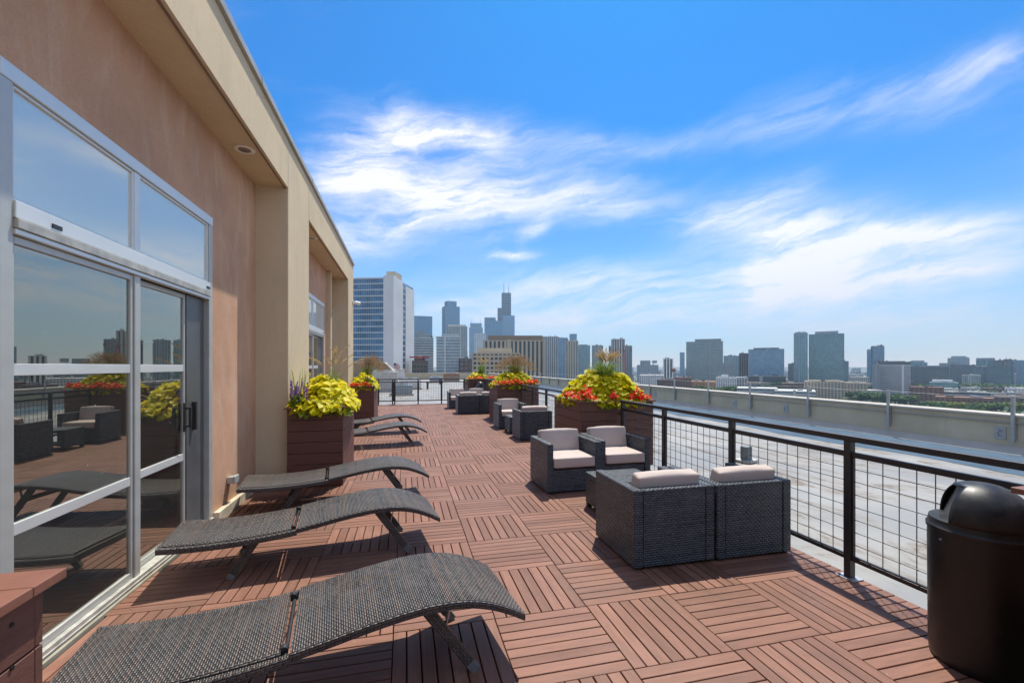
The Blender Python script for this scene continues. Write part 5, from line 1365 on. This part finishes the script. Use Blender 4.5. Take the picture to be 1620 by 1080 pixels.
# trees
M_TREE = [leaf_mat('tree_leaf_dark', (.035, .075, .018), (.07, .13, .03), .2, .7), leaf_mat('tree_leaf_mid', (.06, .12, .02), (.11, .17, .035), .2, .7), leaf_mat('tree_leaf_yellow', (.13, .17, .02), (.20, .22, .03), .2, .7)]
M_TRUNK = plain('tree_bark', (.07, .05, .035), .9)
def crown_mesh(seed, mat):
    r = np.random.default_rng(seed); V, Fc = [], []
    cl = [(r.normal(0, .33), r.normal(0, .33), r.uniform(-.2, .42), r.uniform(.28, .48)) for _ in range(11)]
    for (cx, cy, cz, cr) in cl:
        for k in range(75):
            v = r.normal(0, 1, 3); v /= np.linalg.norm(v); rr = cr * r.uniform(.65, 1.05)
            p = np.array((cx, cy, cz)) + v * rr * np.array((1, 1, .8)); s = r.uniform(.05, .10)
            t = r.normal(0, 1, 3); t -= v * t.dot(v) * .6; t /= np.linalg.norm(t); b_ = np.cross(v + r.normal(0, .3, 3), t); b_ /= np.linalg.norm(b_)
            i = len(V); V += [(p - t * s - b_ * s * .7).tolist(), (p + t * s - b_ * s * .5).tolist(), (p + t * s * .8 + b_ * s * .7).tolist(), (p - t * s * .9 + b_ * s * .6).tolist()]; Fc.append((i, i + 1, i + 2, i + 3))
    me = bpy.data.meshes.new('crown'); me.from_pydata(V, [], Fc); me.materials.append(mat); return me
CROWNS = [crown_mesh(20 + k, M_TREE[k % 3]) for k in range(6)]
tk = MB().tube([(0, 0, 0), (.02, 0, .35), (0, .01, .75)], [.06, .045, .025], 7)
for q in ((.3, .1), (-.25, .2), (.05, -.3)): tk.tube([(0, 0, .42), (q[0], q[1], .85)], [.03, .012], 5)
TRUNK = tk.mesh('trunk'); TRUNK.materials.append(M_TRUNK)
def tree(u, ytop, d, wid, kind, label, zb=STREET, grp='trees among the right-hand houses'):
    P, a = sight(u, d); top = CAMH + (YH - ytop) * d / F; h = top - zb
    e = empty('broadleaf_tree', (P.x, P.y, zb), rng.uniform(0, 6.28))
    c = link_mesh('crown', CROWNS[kind], e, (0, 0, h * .62)); w = wid * d / F * .75; c.scale = (w, w, max(h * .48, w * .6))
    t_ = link_mesh('trunk', TRUNK, e); t_.scale = (h * .8, h * .8, h * .8)
    tag(e, label, 'tree', grp)
tl = [(1360, 616, 620, 30, 0), (1383, 617, 600, 30, 3), (1405, 620, 610, 30, 0), (1425, 624, 590, 28, 1), (1470, 633, 560, 20, 0), (1488, 634, 555, 20, 2), (1505, 636, 545, 20, 2), (1525, 637, 540, 22, 5), (1545, 640, 530, 22, 1), (1565, 637, 530, 24, 4), (1585, 636, 520, 24, 1), (1610, 637, 510, 26, 2), (1632, 637, 510, 26, 4),
      (1440, 625, 640, 20, 3), (1455, 606, 850, 22, 1), (1510, 607, 900, 30, 0), (1535, 608, 880, 30, 1), (1565, 608, 870, 30, 3), (1595, 609, 850, 30, 0), (1618, 610, 840, 30, 4), (1556, 619, 700, 30, 1), (1578, 620, 690, 24, 3), (1520, 622, 680, 16, 4),
      (1150, 607, 690, 22, 0), (1130, 610, 680, 22, 1), (1172, 608, 700, 20, 3), (1118, 609, 690, 16, 0), (1100, 607, 740, 14, 4), (1225, 601, 760, 16, 3), (1213, 603, 740, 12, 0), (1078, 604, 760, 10, 1), (1256, 612, 690, 14, 3), (1375, 606, 760, 16, 0)]
ordn = lambda k: ['first', 'second', 'third', 'fourth', 'fifth', 'sixth', 'seventh', 'eighth', 'ninth', 'tenth', 'eleventh', 'twelfth', 'thirteenth'][k]
for k, (u, y, d, w_, kd) in enumerate(tl):
    zone, n0 = ('nearest row just above the parapet at the right', 0) if k < 13 else ('park behind the low brick rows', 13) if k < 23 else ('clump before the white flats', 23)
    sh_ = ['dark green', 'mid green', 'yellowish green', 'dark green', 'mid green', 'yellowish green'][kd]
    tree(u, y, d, w_, kd, f'{sh_} tree, {ordn(k - n0)} listed from the left of the {zone}' if False else f'{sh_} tree in the {zone}, {ordn(k - n0)} one')

# scattered far roofs and treetops: an uncountable mass
ct = MB(); r2 = np.random.default_rng(5)
for k in range(1500):
    th = r2.uniform(-.55, 1.65); D = 900 + 3900 * r2.uniform(0, 1) ** 1.6
    x, y = math.sin(th) * D, math.cos(th) * D; w2 = r2.uniform(10, 38); d2 = r2.uniform(10, 38); h2 = r2.choice([8, 10, 12, 15, 20, 28], p=[.25, .25, .2, .15, .1, .05]) * (1 + .6 * (D > 2000))
    ct.box(x - w2 / 2, x + w2 / 2, y - d2 / 2, y + d2 / 2, STREET, STREET + h2, cut='b')
def mass_mat():
    m, t, b = newmat('far_roofs'); r = t.n('ShaderNodeNewGeometry').outputs['Random Per Island']
    cr = t.n('ShaderNodeValToRGB'); t.put(cr.inputs[0], r); cr.color_ramp.interpolation = 'CONSTANT'
    cs = [(0, (.30, .29, .27)), (.22, (.17, .11, .085)), (.42, (.42, .40, .36)), (.6, (.14, .15, .16)), (.78, (.24, .20, .16)), (.9, (.55, .54, .5))]
    while len(cr.color_ramp.elements) < len(cs): cr.color_ramp.elements.new(.5)
    for el_, (p, c) in zip(cr.color_ramp.elements, cs): el_.position = p; el_.color = (*c, 1)
    t.put(b.inputs['Base Color'], cr.outputs[0]); b.inputs['Roughness'].default_value = .85; return m
tag(ct.build('far_city_blocks', mass_mat(), weld=True), 'carpet of far low roofs reaching to the horizon', 'city', kind='stuff')
V, Fc = [], []
for k in range(900):
    th = r2.uniform(.35, 1.5); D = 650 + 3000 * r2.uniform(0, 1) ** 1.5; x, y = math.sin(th) * D, math.cos(th) * D; s = r2.uniform(5, 10)
    for q in range(16):
        v = r2.normal(0, 1, 3); v /= np.linalg.norm(v); p = np.array((x, y, STREET + 7)) + v * s * np.array((1, 1, .7)); ss = s * .35
        t = r2.normal(0, 1, 3); t /= np.linalg.norm(t); b_ = np.cross(v, t); b_ /= np.linalg.norm(b_) + 1e-6
        i = len(V); V += [(p - t * ss).tolist(), (p + b_ * ss).tolist(), (p + t * ss).tolist(), (p - b_ * ss).tolist()]; Fc.append((i, i + 1, i + 2, i + 3))
me = bpy.data.meshes.new('far_treetops'); me.from_pydata(V, [], Fc); me.materials.append(M_TREE[0])
tag(link_mesh('far_treetops', me), 'far treetops scattered between the distant roofs', 'trees', kind='stuff')

# ------------------------------------------------------------------ haze
hm = bpy.data.materials.new('haze'); hm.use_nodes = True; t = NT(hm.node_tree); hm.node_tree.nodes.remove(hm.node_tree.nodes['Principled BSDF'])
pv = t.n('ShaderNodeVolumePrincipled'); pv.inputs['Color'].default_value = (.52, .76, .97, 1); pv.inputs['Density'].default_value = 1.25e-4; pv.inputs['Anisotropy'].default_value = .35
t.put(hm.node_tree.nodes['Material Output'].inputs['Volume'], pv.outputs[0])
hz = MB().box(-3600, 5200, -1500, 5200, STREET - 1.0, 520).build('haze', hm)
tag(hz, 'pale summer haze over the city', 'haze', kind='stuff')
